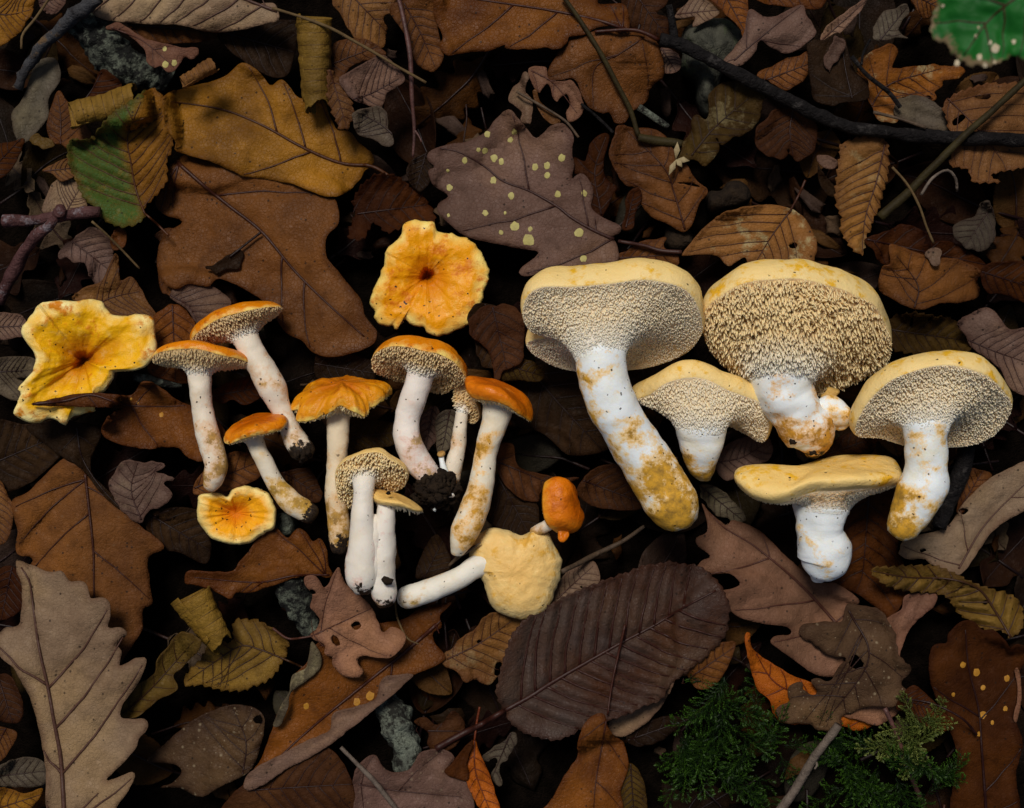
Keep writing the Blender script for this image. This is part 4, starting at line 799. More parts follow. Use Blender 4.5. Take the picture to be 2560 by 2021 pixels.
join_part(L('leaf_margin', 'mauve turned over margin along the long orange brown leaf', 'c2', 'mauve', [(1055, 893), (900, 903), (850, 950), (825, 1040), (700, 1092), (570, 1130), (545, 1230), (420, 1290), (250, 1380), (70, 1480), (20, 1570), (60, 1600), (150, 1562), (300, 1462), (420, 1402), (560, 1312), (700, 1202), (850, 1082), (980, 972)], veins=False, gloss=.55, press=60), LONG, 'folded_margin')
join_part(L('leaf_margin', 'pale grey wavy margin curled over at the upper end of the long leaf', 'c2', 'grey', [(440, 690), (490, 770), (498, 830), (460, 890), (400, 935), (310, 1010), (290, 1100), (250, 1195), (205, 1205), (240, 1100), (300, 1000), (320, 900), (400, 850), (420, 780)], veins=False, pale=.5, press=60), LONG, 'folded_margin')
L(OAK, 'small mauve pink oak leaf with holes below the white twin stems', 'c2', 'pinktan', [(395, 300), (450, 288), (480, 310), (510, 362), (540, 340), (600, 238), (640, 330), (740, 420), (800, 480), (840, 560), (870, 632), (920, 600), (980, 618), (1012, 680), (970, 750), (900, 790), (735, 780), (725, 830), (752, 870), (730, 905), (680, 912), (620, 895), (570, 840), (560, 790), (520, 770), (510, 710), (440, 672), (430, 640), (470, 610), (490, 560), (460, 520), (430, 480), (440, 410), (400, 350)],
  mid=[(440, 658), (520, 620), (610, 578), (700, 535), (800, 490)], stalk=[(200, 610), (290, 672), (380, 668), (445, 656)], kind='oak', holes=[[(675, 595), (710, 568), (742, 590), (710, 622)], [(555, 660), (580, 655), (612, 700), (590, 722), (562, 692)], [(432, 372), (466, 398), (435, 404)]], gloss=.5)
SPEAR = L(OAK, 'slim bright orange spear shaped leaf with purple stalk', 'c2', 'orange', [(1430, 1285), (1450, 1340), (1472, 1390), (1520, 1500), (1560, 1620), (1600, 1780), (1520, 1780), (1420, 1640), (1375, 1520), (1378, 1440), (1405, 1370)], mid=[(1430, 1290), (1440, 1500), (1540, 1760)], stalk=[(1462, 1090), (1445, 1180), (1430, 1295)], gloss=.5)
join_part(L(DL, 'dark half', 'c2', 'darkrust', [(1250, 1495), (1300, 1420), (1420, 1290), (1385, 1420), (1385, 1535)], veins=False), SPEAR, 'dark_half')  # second half of the blade, a darker colour of its own
L(OAK, 'broad brown oak leaf behind the pale oak leaf on the left', 'c1', 'brown', [(70, -160), (170, -220), (300, -350), (420, -430), (540, -310), (680, -180), (850, -20), (1000, 110), (905, 180), (915, 330), (927, 460), (870, 500), (867, 620), (760, 790), (700, 900), (450, 850), (300, 600), (150, 300), (200, 190), (100, 150), (105, 20)], mid=[(520, -330), (545, -100), (570, 150), (575, 420), (600, 800)], kind='oak', gloss=.55, specks=.12)
L(DL, 'dark twisted leaf with a pale ridge under the orange tipped leaf', 'b1', 'dark', [(160, 990), (330, 955), (480, 965), (615, 1005), (592, 1110), (555, 1200), (570, 1290), (700, 1425), (800, 1545), (640, 1425), (500, 1255), (380, 1180), (250, 1080)], mid=[(470, 1000), (500, 1180), (620, 1370), (780, 1535)], veins=True, ribs=3)
L(DL, 'dark mauve torn leaf left of the small heart shaped cap', 'b1', 'mauve', [(668, 1352), (720, 1240), (800, 1193), (900, 1210), (1000, 1228), (945, 1272), (1056, 1310), (1000, 1340), (1062, 1412), (990, 1470), (900, 1520), (860, 1580), (780, 1535), (700, 1440)], kind='torn', mid=[(860, 1560), (800, 1380), (840, 1210)], pale=.1, tilt=(.05, 0))
L(OAK, 'large pale pinkish tan oak leaf with brown midrib and many lobes', 'c1', 'tan', [(95, 200), (110, 193), (210, 232), (300, 268), (370, 260), (410, 300), (432, 326), (490, 320), (530, 350), (545, 422), (565, 430), (620, 420), (665, 450), (672, 530), (655, 602), (700, 605), (750, 610), (772, 645), (735, 690), (710, 710), (742, 760), (725, 838), (760, 830), (820, 795), (882, 788), (892, 830), (850, 930), (790, 1020), (740, 1090), (735, 1152), (780, 1165), (870, 1160), (903, 1192), (890, 1240), (850, 1280), (830, 1340), (760, 1420), (700, 1480), (648, 1535), (690, 1532), (760, 1500), (812, 1488), (818, 1530), (770, 1620), (700, 1720), (650, 1850), (400, 1900), (290, 1750), (280, 1500), (260, 1350), (220, 1150), (180, 1030), (120, 920), (80, 850), (0, 782), (-25, 680), (30, 608), (112, 590), (130, 480), (132, 350), (100, 260)],
  mid=[(400, 1870), (390, 1700), (370, 1400), (330, 1180), (290, 960), (240, 740), (205, 500), (180, 330), (130, 240)], kind='oak', press=93, gloss=.5, wave=.0024, vr=1.25, curl=.08)

# ------------------------------------------------------------------ mushroom materials
def fleshy(bs, sss=.12):
    bs.inputs['Subsurface Weight'].default_value = sss; bs.inputs['Subsurface Radius'].default_value = (.0022, .0013, .0007)
    bs.inputs['Subsurface Scale'].default_value = 1.0
def specks(k, co, col, scale, thr, size=.26, c=(.03, .014, .006)):
    wn_ = k.n('ShaderNodeTexNoise'); wn_.inputs['Scale'].default_value = scale * 1.6; k.l(co, wn_.inputs['Vector'])
    va = k.n('ShaderNodeVectorMath', operation='SCALE'); k.l(wn_.outputs['Color'], va.inputs[0]); va.inputs['Scale'].default_value = .9 / scale
    vb = k.n('ShaderNodeVectorMath', operation='ADD'); k.l(co, vb.inputs[0]); k.l(va.outputs[0], vb.inputs[1]); co = vb.outputs[0]
    vo = k.vor(co, scale); r = k.n('ShaderNodeSeparateColor'); k.l(vo.outputs['Color'], r.inputs[0])
    d = k.math('MULTIPLY', k.rng(vo.outputs['Distance'], size * .7, size, 1, 0), k.rng(r.outputs[0], thr, thr + .01))
    return k.mix(d, col, c)
def capmat(name, centre, mid, rim, stain, seed, stain_amt=.5, speck=.86, streak=.5, rough=.45, rimw=.86):
    m, nt, bs = newmat(name); k = NT(nt); rr = random.Random(seed)
    co = k.coords(offset=(rr.uniform(0, 5), rr.uniform(0, 5), rr.uniform(0, 5)))
    rt = k.attr('rt'); th = k.attr('ang')
    n1 = k.noise(co, 70, 5, .6); n2 = k.noise(co, 240, 5, .65); n3 = k.noise(co, 1100, 3)
    # fibres running from centre to rim
    cx = k.n('ShaderNodeCombineXYZ'); k.l(k.math('MULTIPLY', th, 16), cx.inputs[0]); k.l(k.math('MULTIPLY', rt, 2.2), cx.inputs[1])
    st = k.n('ShaderNodeTexNoise'); st.inputs['Scale'].default_value = 1.6; st.inputs['Detail'].default_value = 5; k.l(cx.outputs[0], st.inputs['Vector'])
    f = k.math('ADD', rt, k.math('ADD', k.math('MULTIPLY', k.math('SUBTRACT', n1, .5), .55), k.math('MULTIPLY', k.math('MULTIPLY', k.math('SUBTRACT', st.outputs[0], .5), streak), k.rng(rt, .1, .6))))
    col = k.mix(k.rng(f, .12, .52), centre, mid)
    col = k.mix(k.rng(f, rimw - .16, rimw + .12), col, rim)
    sn = k.math('ADD', n2, k.math('MULTIPLY', k.math('SUBTRACT', n1, .5), .8))
    col = k.mix(k.math('MULTIPLY', k.rng(sn, .55, .70), stain_amt), col, stain)
    col = k.mix(k.math('MULTIPLY', k.rng(n2, .44, .30), .14), col, tuple(min(.86, x * 1.25 + .05) for x in rim))
    col = specks(k, co, col, 520, speck, .24); col = specks(k, co, col, 300, .975, .20)
    k.l(col, bs.inputs['Base Color']); k.l(k.rng(n2, .3, .7, rough - .08, rough + .2), bs.inputs['Roughness'])
    bs.inputs['Specular IOR Level'].default_value = .22; fleshy(bs, .06)
    h = k.math('ADD', k.math('MULTIPLY', n1, .45), k.math('ADD', k.math('MULTIPLY', n2, .40), k.math('ADD', k.math('MULTIPLY', n3, .12), k.math('MULTIPLY', k.math('MULTIPLY', st.outputs[0], streak), .5))))
    k.l(k.bump(h, .0018, .8), bs.inputs['Normal']); return m
def spinemat(name, base, tip, seed):
    m, nt, bs = newmat(name); k = NT(nt); co = k.coords(offset=(seed, 0, 0)); n1 = k.noise(co, 90, 4)
    col = k.mix(k.attr('tip'), base, tip); col = k.mix(k.math('MULTIPLY', k.rng(n1, .5, .72), .30), col, (.52, .29, .09))
    col = k.mix(k.math('MULTIPLY', k.attr('wh'), .85), col, (.80, .76, .66))
    k.l(col, bs.inputs['Base Color']); bs.inputs['Roughness'].default_value = .55; fleshy(bs, .30); return m
def stemmat(name, base, stain, amount, seed, low=.35, tone=(.66, .52, .36), speck=.90, bands=.5, soil=0.):
    """white stem: bruised ochre patches that gather towards the foot, long fibres, soil specks"""
    m, nt, bs = newmat(name); k = NT(nt); rr = random.Random(seed)
    co = k.coords(offset=(rr.uniform(0, 5), rr.uniform(0, 5), rr.uniform(0, 5)))
    t = k.attr('st'); n1 = k.noise(co, 95, 6, .68); n2 = k.noise(co, 300, 5, .7); n3 = k.noise(co, 1200, 3)
    col = k.mix(k.math('MULTIPLY', k.rng(n1, .48, .74), bands), base, tone)
    nn = k.noise(k.coords(offset=(rr.uniform(0, 5), 3, 1)), 70, 6, .72); nn = k.math('ADD', k.math('MULTIPLY', k.math('SUBTRACT', nn, .5), 1.7), .5)
    f = k.math('ADD', nn, k.rng(t, low, 1.0, -.16, .085 * amount))
    col = k.mix(k.math('MULTIPLY', k.rng(f, .44, .56), .75), col, (min(.86, stain[0] * 1.2 + .10), min(.7, stain[1] * 1.35 + .08), stain[2] * 3 + .10))
    mask = k.rng(f, .56, .66); col = k.mix(k.math('MULTIPLY', mask, .9), col, k.mix(k.rng(n2, .42, .66), stain, tuple(x * .40 for x in stain)))
    if soil: col = k.mix(k.rng(k.math('ADD', n2, k.rng(t, .80, 1.0, -.35, soil * .30)), .50, .56), col, k.mix(k.rng(n3, .4, .6), (.035, .022, .013), (.012, .008, .006)))
    col = specks(k, co, col, 620, speck, .26); col = specks(k, co, col, 330, .97, .20)
    k.l(col, bs.inputs['Base Color']); bs.inputs['Roughness'].default_value = .5; bs.inputs['Specular IOR Level'].default_value = .15; fleshy(bs, .10)
    h = k.math('ADD', k.math('MULTIPLY', n1, .5), k.math('ADD', k.math('MULTIPLY', n2, .22), k.math('MULTIPLY', n3, .06)))
    k.l(k.bump(h, .0013, .6), bs.inputs['Normal']); return m
def undermat(name, base, seed):
    m, nt, bs = newmat(name); k = NT(nt); co = k.coords(offset=(seed, 1, 0)); n1 = k.noise(co, 120, 5)
    col = k.mix(k.rng(n1, .35, .65), base, tuple(x * .82 for x in base)); col = k.mix(k.rng(k.attr('ut'), .55, .95), col, (.82, .80, .74))
    k.l(col, bs.inputs['Base Color']); bs.inputs['Roughness'].default_value = .55; fleshy(bs, .2); k.l(k.bump(k.noise(co, 500, 4), .0006), bs.inputs['Normal']); return m
UNDER = undermat('spore_layer', (.70, .49, .25), 1)
UNDERP = undermat('pale_spore_layer', (.86, .68, .43), 2)
SPINE_T = spinemat('buff_spines', (.84, .60, .29), (.90, .68, .36), 1)
SPINE_P = spinemat('pale_spines', (.88, .70, .44), (.90, .74, .50), 2)
SPINE_B = spinemat('brown_spines', (.66, .40, .16), (.80, .56, .28), 3)
CREAM = lambda s: capmat('cream_cap', (.83, .55, .17), (.85, .60, .22), (.86, .64, .28), (.76, .41, .008), s, .95, .93, .25, .48)
DEEP = lambda s: capmat('deep_orange_cap', (.52, .11, .001), (.70, .21, .001), (.92, .68, .18), (.40, .07, .001), s, .8, .90, .6, .28, .955)
ORANGE = lambda s: capmat('orange_cap', (.62, .19, .001), (.82, .33, .001), (.92, .70, .20), (.58, .14, .001), s, .85, .86, .5, .34, .93)
RUSTY = lambda s: capmat('rusty_cap', (.56, .12, .002), (.66, .17, .003), (.78, .36, .03), (.34, .06, .001), s, .5, .95, .4, .30, .97)
WHITE_STEM = lambda s, a=.9, low=.3: stemmat('white_stem', (.80, .845, .86), (.66, .33, .008), a, s, low, (.78, .69, .42), .90, .65)
BUFF_STEM = lambda s, a=.7, low=.2, soil=0.: stemmat('buff_stem', (.78, .69, .56), (.52, .29, .06), a, s, low, (.64, .46, .26), .86, .7, soil)

# ------------------------------------------------------------------ mushroom geometry
def P3(zone, pts, z0):
    a = np.asarray(pts, float); return lift(px0(zone, a), a[:, 2] * .001 + z0)
def rad_at(zone, r, z): return np.asarray(r, float) * zlen(zone) * (CAMH - z) / CAMH

def stem_geo(zone, pts, z0, seed, sides=26, noise=.00055, n=None, neck=0):
    """pts (x, y, z mm, radius in zone px) from cap to foot"""
    a = np.asarray(pts, float); n = n or max(22, int(len(pts) * 8))
    xyz = P3(zone, a[:, :3], z0); R = rad_at(zone, a[:, 3], xyz[:, 2])
    Q = catmull(np.column_stack([xyz, R]), n, False)
    R = Q[:, 3] * (1 + .05 * vnoise(Q[:, :3], .008, seed)); R = R * (np.interp(np.arange(n), [neck - 9, neck - 1], [.80, 1.]) if neck else 1.)
    V, F, t = tube(Q[:, :3], R, sides, noise, .006, seed, False)
    V = V + (fbm(V, .0022, seed + 7) * .00013)[:, None] * np.random.RandomState(seed).normal(size=V.shape) * .3
    # rounded, uneven foot and closed top
    d = Q[-1, :3] - Q[-2, :3]; d /= np.linalg.norm(d); k = len(V)
    last = V[-sides:]; c = last.mean(0); rings = []
    for f, e in ((.82, .30), (.5, .48), (.16, .55)):
        rg = c + (last - c) * f + d * R[-1] * e; rg = rg + d * (.14 * R[-1] * vnoise(rg, .003, seed + 2))[:, None]; rings.append(rg)
    V = np.vstack([V] + rings + [V[:sides].mean(0)[None]]); base = k - sides
    for q in range(3):
        a0 = k - sides + q * sides
        for s in range(sides):
            s2 = (s + 1) % sides; F.append((a0 + s, a0 + s2, a0 + sides + s2, a0 + sides + s))
    top = len(V) - 1
    F.append(tuple(k + 2 * sides + s for s in range(sides)))
    F += [(top, (s + 1) % sides, s) for s in range(sides)]
    t = np.concatenate([t, np.ones(3 * sides), [0]])
    return V, F, t, Q
def cap_geo(zone, rim, apex, z0, ring, seed, p=.62, q=1.0, roll=.0, depth=.003, nt=128, nf=26, nu=20, ragged=0., lump=.0007, dec=1.):
    """closed cap from a rim curve in space: skin rim->apex, spore surface rim->stem ring (centre, radius, axis)"""
    Rm = catmull(P3(zone, rim, z0), nt)
    ap = P3(zone, [apex], z0)[0]; c = Rm.mean(0); A = ap - c
    o = Rm - c; ol = np.linalg.norm(o, axis=1)[:, None]; o = o / ol
    Rm = Rm + o * (.0007 * vnoise(Rm, .009, seed + 61))[:, None] + A / np.linalg.norm(A) * (.0009 * vnoise(Rm, .012, seed + 62))[:, None]
    rl = roll * (1 + .45 * vnoise(Rm, .011, seed + 63))[:, None]
    if ragged: Rm = Rm + o * (ragged * (vnoise(Rm, .0022, seed) + .6 * vnoise(Rm, .006, seed + 1)))[:, None] + (A / np.linalg.norm(A)) * (ragged * .5 * vnoise(Rm, .003, seed + 2))[:, None]
    ph = np.linspace(0, math.pi / 2, nf)[:-1]
    S = np.concatenate([(c + (Rm - c) * math.cos(f) ** p + A * math.sin(f) ** q + o * rl * math.sin(2 * f) ** .8)[None] if f > 0 else Rm[None] for f in ph])
    m = np.linspace(0, 1, nf)[:-1]
    flat = S.reshape(-1, 3); An = A / np.linalg.norm(A)
    nse = lump * (1.3 * fbm(flat, .016, seed) + .5 * fbm(flat, .005, seed + 3)) * np.repeat(np.clip(m * 6, 0, 1), nt)
    nrm = flat - c; nrm /= np.linalg.norm(nrm, axis=1)[:, None] + 1e-9
    S = (flat + nrm * nse[:, None]).reshape(nf - 1, nt, 3)
    T, rr, ax = ring
    dirs = o - (o @ ax)[:, None] * ax; dirs /= np.linalg.norm(dirs, axis=1)[:, None] + 1e-9
    ringp = T + dirs * rr
    u = np.linspace(0, 1, nu + 1)[1:]
    gap = np.linalg.norm(ringp - Rm, axis=1)[:, None]; An_ = A / np.linalg.norm(A)
    B1 = Rm + (ringp - Rm) * .30 + An_ * depth * 1.6; B2 = T + dirs * rr * 1.05 - ax * gap * .42 * dec; ringp = T + dirs * rr * .93 + ax * rr * .10
    U = np.stack([(1 - x) ** 3 * Rm + 3 * x * (1 - x) ** 2 * B1 + 3 * x * x * (1 - x) * B2 + x ** 3 * ringp for x in u])
    V = np.concatenate([S.reshape(-1, 3), ap[None] + An * lump * .5, U.reshape(-1, 3)])
    F, mi = [], []
    for i in range(nf - 2):
        for k in range(nt):
            k2 = (k + 1) % nt; F.append((i * nt + k, i * nt + k2, (i + 1) * nt + k2, (i + 1) * nt + k)); mi.append(0)
    ai = (nf - 1) * nt
    for k in range(nt): F.append(((nf - 2) * nt + k, (nf - 2) * nt + (k + 1) % nt, ai)); mi.append(0)
    b = ai + 1
    for k in range(nt): k2 = (k + 1) % nt; F.append((k2, k, b + k, b + k2)); mi.append(1)
    for i in range(nu - 1):
        for k in range(nt):
            k2 = (k + 1) % nt; F.append((b + i * nt + k2, b + i * nt + k, b + (i + 1) * nt + k, b + (i + 1) * nt + k2)); mi.append(1)
    rt = np.concatenate([np.repeat(1 - m, nt), [0], np.ones(nu * nt)])
    ang = np.concatenate([np.tile(np.arange(nt) / nt, nf - 1), [0], np.tile(np.arange(nt) / nt, nu)])
    ut = np.concatenate([np.zeros((nf - 1) * nt + 1), np.repeat(u, nt)])
    Ug = np.concatenate([Rm[None], U]); return V, F, mi, rt, ang, Ug, An, ut
def spines_geo(Ug, An, seed, spacing, length, w=.00034, tmax=1., jitter=.16, nmix=.45, prof=None, hang=None, mess=0.):
    """cone spines standing on the spore surface; denser than they are wide"""
    rs = np.random.RandomState(seed); nu, nt = Ug.shape[0], Ug.shape[1]
    G = np.concatenate([Ug, Ug[:, :1]], 1)
    du = G[1:, :-1] - G[:-1, :-1]; dv = G[:-1, 1:] - G[:-1, :-1]; cr = np.cross(du, dv); ar = np.linalg.norm(cr, axis=2)
    tmid = (np.arange(nu - 1) + .5) / (nu - 1); ar = ar * (tmid < tmax)[:, None]
    n = int(ar.sum() / spacing ** 2); pr = ar.ravel() / ar.sum()
    k = rs.choice(len(pr), n, p=pr); i, j = k // nt, k % nt; a, b = rs.rand(n), rs.rand(n)
    P = G[i, j] * ((1 - a) * (1 - b))[:, None] + G[i + 1, j] * (a * (1 - b))[:, None] + G[i, j + 1] * ((1 - a) * b)[:, None] + G[i + 1, j + 1] * (a * b)[:, None]
    # thin out those that crowd each other
    key = np.floor(P / (spacing * .72)).astype(int); _, idx = np.unique(key, axis=0, return_index=True); P, i, j, a = P[idx], i[idx], j[idx], a[idx]; n = len(P)
    N = cr[i, j]; N /= np.linalg.norm(N, axis=1)[:, None] + 1e-12
    N *= np.where((N @ An) > 0, -1, 1)[:, None]
    hg = -An if hang is None else np.asarray(hang, float)
    D = hg[None] * (1 - nmix) + N * nmix + rs.normal(size=(n, 3)) * jitter
    if mess:       # a patch of spines knocked flat
        mk = (vnoise(P, .011, seed + 31) > .42)[:, None] * mess; D = D + rs.normal(size=(n, 3)) * mk
    D /= np.linalg.norm(D, axis=1)[:, None]
    t = (i + a) / (nu - 1)
    prf = np.interp(t, [0, .06, .25, .6, .85, 1], prof or [.2, .5, .9, 1, .7, .35])
    Ln = length * prf * rs.uniform(.72, 1.15, n); ww = w * rs.uniform(.8, 1.2, n) * np.clip(prf + .25, .5, 1.1)
    X = np.cross(D, rs.normal(size=(n, 3))); X /= np.linalg.norm(X, axis=1)[:, None]; Y = np.cross(D, X)
    S = 5; th = np.linspace(0, 2 * math.pi, S, endpoint=False)
    rings = []
    bend = rs.normal(size=(n, 3)) * .06
    for f, e in ((1.15, -.08), (.92, .5), (.55, .88)):
        rings.append(P[:, None] + D[:, None] * (Ln * e)[:, None, None] + bend[:, None] * (Ln * max(0, e) ** 2)[:, None, None] + (X[:, None] * np.cos(th)[None, :, None] + Y[:, None] * np.sin(th)[None, :, None]) * (ww * f)[:, None, None])
    tip = (P + D * Ln[:, None] + bend * Ln[:, None])[:, None]
    V = np.concatenate(rings + [tip], 1); m = 3 * S + 1; base = (np.arange(n) * m)[:, None]
    pat = []
    for q in range(2):
        for s in range(S):
            s2 = (s + 1) % S; pat.append((q * S + s, q * S + s2, (q + 1) * S + s2)); pat.append((q * S + s, (q + 1) * S + s2, (q + 1) * S + s))
    for s in range(S): pat.append((2 * S + s, 2 * S + (s + 1) % S, 3 * S))
    F = (base[:, :, None] + np.array(pat)[None]).reshape(-1, 3)
    tipa = np.tile(np.concatenate([np.zeros(S), np.full(S, .6), np.full(S, .95), [1]]), n)
    wh = np.repeat(np.clip((t - .55) / .4, 0, 1), m)
    return V.reshape(-1, 3), F, tipa, wh

def clod_geo(c, r, seed):
    bm = bmesh.new(); bmesh.ops.create_icosphere(bm, subdivisions=2, radius=1); V = np.array([tuple(v.co) for v in bm.verts]); F = [tuple(v.index for v in f.verts) for f in bm.faces]; bm.free()
    rs = np.random.RandomState(seed); V = V * rs.uniform(.7, 1.25, 3); V *= (1 + .6 * vnoise(V + seed, .8, seed) + .5 * vnoise(V + seed, .4, seed + 1))[:, None]
    return V * r + c, F

def mushroom(label, zone, caps, stems, z=None, sink=.0012, lift_mm=0., clods=(), seed=1, splat_it=False, extra=(), group=None):
    """builds the geometry twice: once to find the resting height, once in place"""
    z0 = 0.0 if z is None else z * .001
    def build(z0):
        neck = {c.get('stem', 0): c.get('at', 3) for c in caps}
        st = [stem_geo(zone, s['pts'], z0, seed + 5 * q, noise=s.get('noise', .00055), neck=neck.get(q, 0)) for q, s in enumerate(stems)]
        cs = []
        for q, c in enumerate(caps):
            Q = st[c.get('stem', 0)][3]; k = c.get('at', 3); ax = Q[k + 1, :3] - Q[k, :3]; ax /= np.linalg.norm(ax)
            cs.append(cap_geo(zone, c['rim'], c['apex'], z0, (Q[k, :3], Q[k, 3] * 1.02, ax), seed + 11 * q, c.get('p', .62), c.get('q', 1.), c.get('roll', 0) * .001, c.get('depth', 3) * .001, ragged=c.get('ragged', 0) * .001, lump=c.get('lump', .7) * .001))
        return st, cs
    if z is None:
        z0 = .02
        for it in range(3):
            st, cs = build(z0); A = np.concatenate([s[0] for s in st] + [c[0] for c in cs])
            h = HM_LEAF[cell(A)]; z0 += -np.percentile(A[:, 2] - h, .4) - sink
        z0 += lift_mm * .001
    st, cs = build(z0)
    A = np.concatenate([s[0] for s in st] + [c[0] for c in cs]); origin = np.array([A[:, 0].mean(), A[:, 1].mean(), A[:, 2].min()])
    root = thing('hedgehog_mushroom', label, 'mushroom', origin, group)
    for q, (s, d) in enumerate(zip(st, stems)):
        o = mesh_obj('stem', s[0], s[1], d['mat'], root, origin, attrs={'st': s[2]}); fixnormals(o)
    for q, (g, d) in enumerate(zip(cs, caps)):
        V, F, mi, rt, ang, Ug, An, ut = g
        o = mesh_obj('cap', V, F, [d['mat'], d.get('under', UNDER)], root, origin, midx=mi, attrs={'rt': rt, 'ang': ang, 'ut': ut}); fixnormals(o)
        if d.get('spines'):
            sp = dict(d['spines']); m = sp.pop('mat', SPINE_T)
            v, f, tp, wh = spines_geo(Ug, An, seed + 40 + q, **sp)
            so = mesh_obj('spines', v, f, m, o, origin, attrs={'tip': tp, 'wh': wh}); so['kind'] = 'stuff'
    for q, (x, y, zz, r) in enumerate(clods):
        c = P3(zone, [(x, y, zz)], z0)[0]; v, f = clod_geo(c, r * zlen(zone), seed * 7 + q); mesh_obj('soil_crumb', v, f, CLODM, root, origin)
    for q, e in enumerate(extra):     # bulges, buds and root tips: (name, x, y, z, radius, material)
        c = P3(zone, [e[1:4]], z0)[0]; v, f = clod_geo(c, e[4] * zlen(zone), seed * 13 + q)
        o = mesh_obj(e[0], v, f, e[5], root, origin, attrs={'st': np.full(len(v), .8), 'rt': np.full(len(v), .4), 'ang': np.zeros(len(v))})
        sm = o.modifiers.new('smooth', 'SUBSURF'); sm.levels = sm.render_levels = 1
    if splat_it: splat(A)
    return root, z0

def topcap(label, zone, outline, centre, prof, mat, seed, wavy=2., lump=.6, thick=2.6, stem_r=55, stem_len=10, sink=.001, fringe=SPINE_T, lift_mm=0, stem_at=None, side_stem=None, edge=.6, splat_it=True, radial=.5):
    """cap lying face up: funnel or cushion surface over a traced outline; prof is (t, height mm) from centre to rim"""
    nt, nr = 150, 40
    O = px0(zone, outline); O = catmull(O, nt); c2 = px0(zone, [centre])[0]
    rs = np.random.RandomState(seed)
    O = O + (O - c2) / np.linalg.norm(O - c2, axis=1)[:, None] * (edge * .001 * (vnoise(O, .0018, seed) * .6 + vnoise(O, .005, seed + 1)))[:, None]
    t = np.linspace(0, 1, nr); th = np.arange(nt) / nt * 2 * math.pi
    pz = np.interp(t, [a for a, b in prof], [b for a, b in prof]) * .001
    k = 1; pz = np.convolve(np.pad(pz, k, mode='edge'), np.ones(2 * k + 1) / (2 * k + 1), 'valid')
    X = c2 + (O - c2)[None] * t[:, None, None]
    cs = np.stack([np.cos(th), np.sin(th)], 1)
    w = wavy * .001 * (vnoise(cs * .01, .011, seed + 3) + .5 * vnoise(cs * .01, .004, seed + 4)); rid = radial * .001 * vnoise(cs * .01, .0013, seed + 8)
    Z = pz[:, None] + (t ** 2)[:, None] * w[None] + (np.sin(np.pi * t))[:, None] * rid[None]
    P = X.reshape(-1, 2); Z = Z.ravel() + lump * .001 * (fbm(P, .013, seed) + .6 * fbm(P, .004, seed + 2))
    tf = np.repeat(t, nt); Z = Z - np.clip((tf - .93) / .07, 0, 1) ** 2 * .0011
    thk = (thick * .001) * (1 - tf ** 4) + .0009
    xy = P; h = HM_LEAF[cell(xy)]
    z0 = np.percentile(h - (Z - thk), 97) - sink + lift_mm * .001
    top = lift(P, Z + z0); bot = lift(c2 + (P - c2) * .985, Z - thk + z0)
    V = np.concatenate([top, bot]); n = len(top); F, mi = [], []
    for i in range(nr - 1):
        for q in range(nt):
            q2 = (q + 1) % nt; F.append((i * nt + q, i * nt + q2, (i + 1) * nt + q2, (i + 1) * nt + q)); mi.append(0)
            F.append((n + i * nt + q2, n + i * nt + q, n + (i + 1) * nt + q, n + (i + 1) * nt + q2)); mi.append(1)
    for q in range(nt): q2 = (q + 1) % nt; e = (nr - 1) * nt; F.append((e + q, e + q2, n + e + q2, n + e + q)); mi.append(0)
    origin = np.array([V[:, 0].mean(), V[:, 1].mean(), V[:, 2].min()])
    root = thing('hedgehog_mushroom', label, 'mushroom', origin)
    at = {'rt': np.tile(tf, 2), 'ang': np.tile(np.tile(np.arange(nt) / nt, nr), 2)}
    o = mesh_obj('cap', V, F, [mat, UNDER], root, origin, midx=mi, attrs=at); fixnormals(o)
    Ug = bot.reshape(nr, nt, 3)[::-1][:nr - 8]
    v, f, tp, wh = spines_geo(Ug, np.array([0, 0, 1.]), seed, .0010, .0024, nmix=.1, prof=[.5, .8, 1, 1, .6, .3]); s = mesh_obj('spines', v, f, fringe, o, origin, attrs={'tip': tp, 'wh': wh * 0}); s['kind'] = 'stuff'
    if side_stem: sv, sf, stt, _ = stem_geo(zone, side_stem[0], z0, seed)
    else:
        cz = (top[:nt, 2].mean() - z0) * 1000 - thick
        x, y = stem_at or centre; sv, sf, stt, _ = stem_geo(zone, [(x, y, cz + 1, stem_r * 1.3), (x + 6, y + 6, cz - 2, stem_r), (x + 14, y + 16, cz - stem_len, stem_r)], z0, seed)
    so = mesh_obj('stem', sv, sf, side_stem[1] if side_stem else BUFF_STEM(seed), root, origin, attrs={'st': stt}); fixnormals(so)
    if splat_it: splat(top)
    return root, z0

HM_LEAF = HM.copy()
# ------------------------------------------------------------------ the wavy orange cap and the leaf that lies over it
topcap('wavy lobed yellow orange funnel cap with a broad pale right lobe', 'b1', [(240, 238), (350, 220), (430, 222), (490, 228), (560, 218), (628, 228), (642, 270), (672, 308), (740, 320), (840, 308), (925, 328), (942, 400), (947, 540), (902, 610), (820, 650), (705, 662), (690, 705), (640, 772), (585, 815), (580, 880), (570, 910), (440, 940), (402, 988), (370, 975), (290, 950), (220, 972), (120, 942), (83, 910), (100, 850), (122, 790), (108, 760), (180, 680), (210, 640), (218, 560), (170, 490), (128, 420), (135, 370), (190, 308)],
       (510, 590), [(0, -13), (.05, -11), (.14, -1), (.5, 5.5), (.8, 7.5), (1, 6.2)], capmat('funnel_cap', (.52, .18, .001), (.82, .42, .002), (.92, .76, .32), (.62, .20, .001), 31, 1.0, .87, .55, .40, .93), 31, wavy=4.2, thick=3, stem_len=8, lump=1.3, radial=.35)
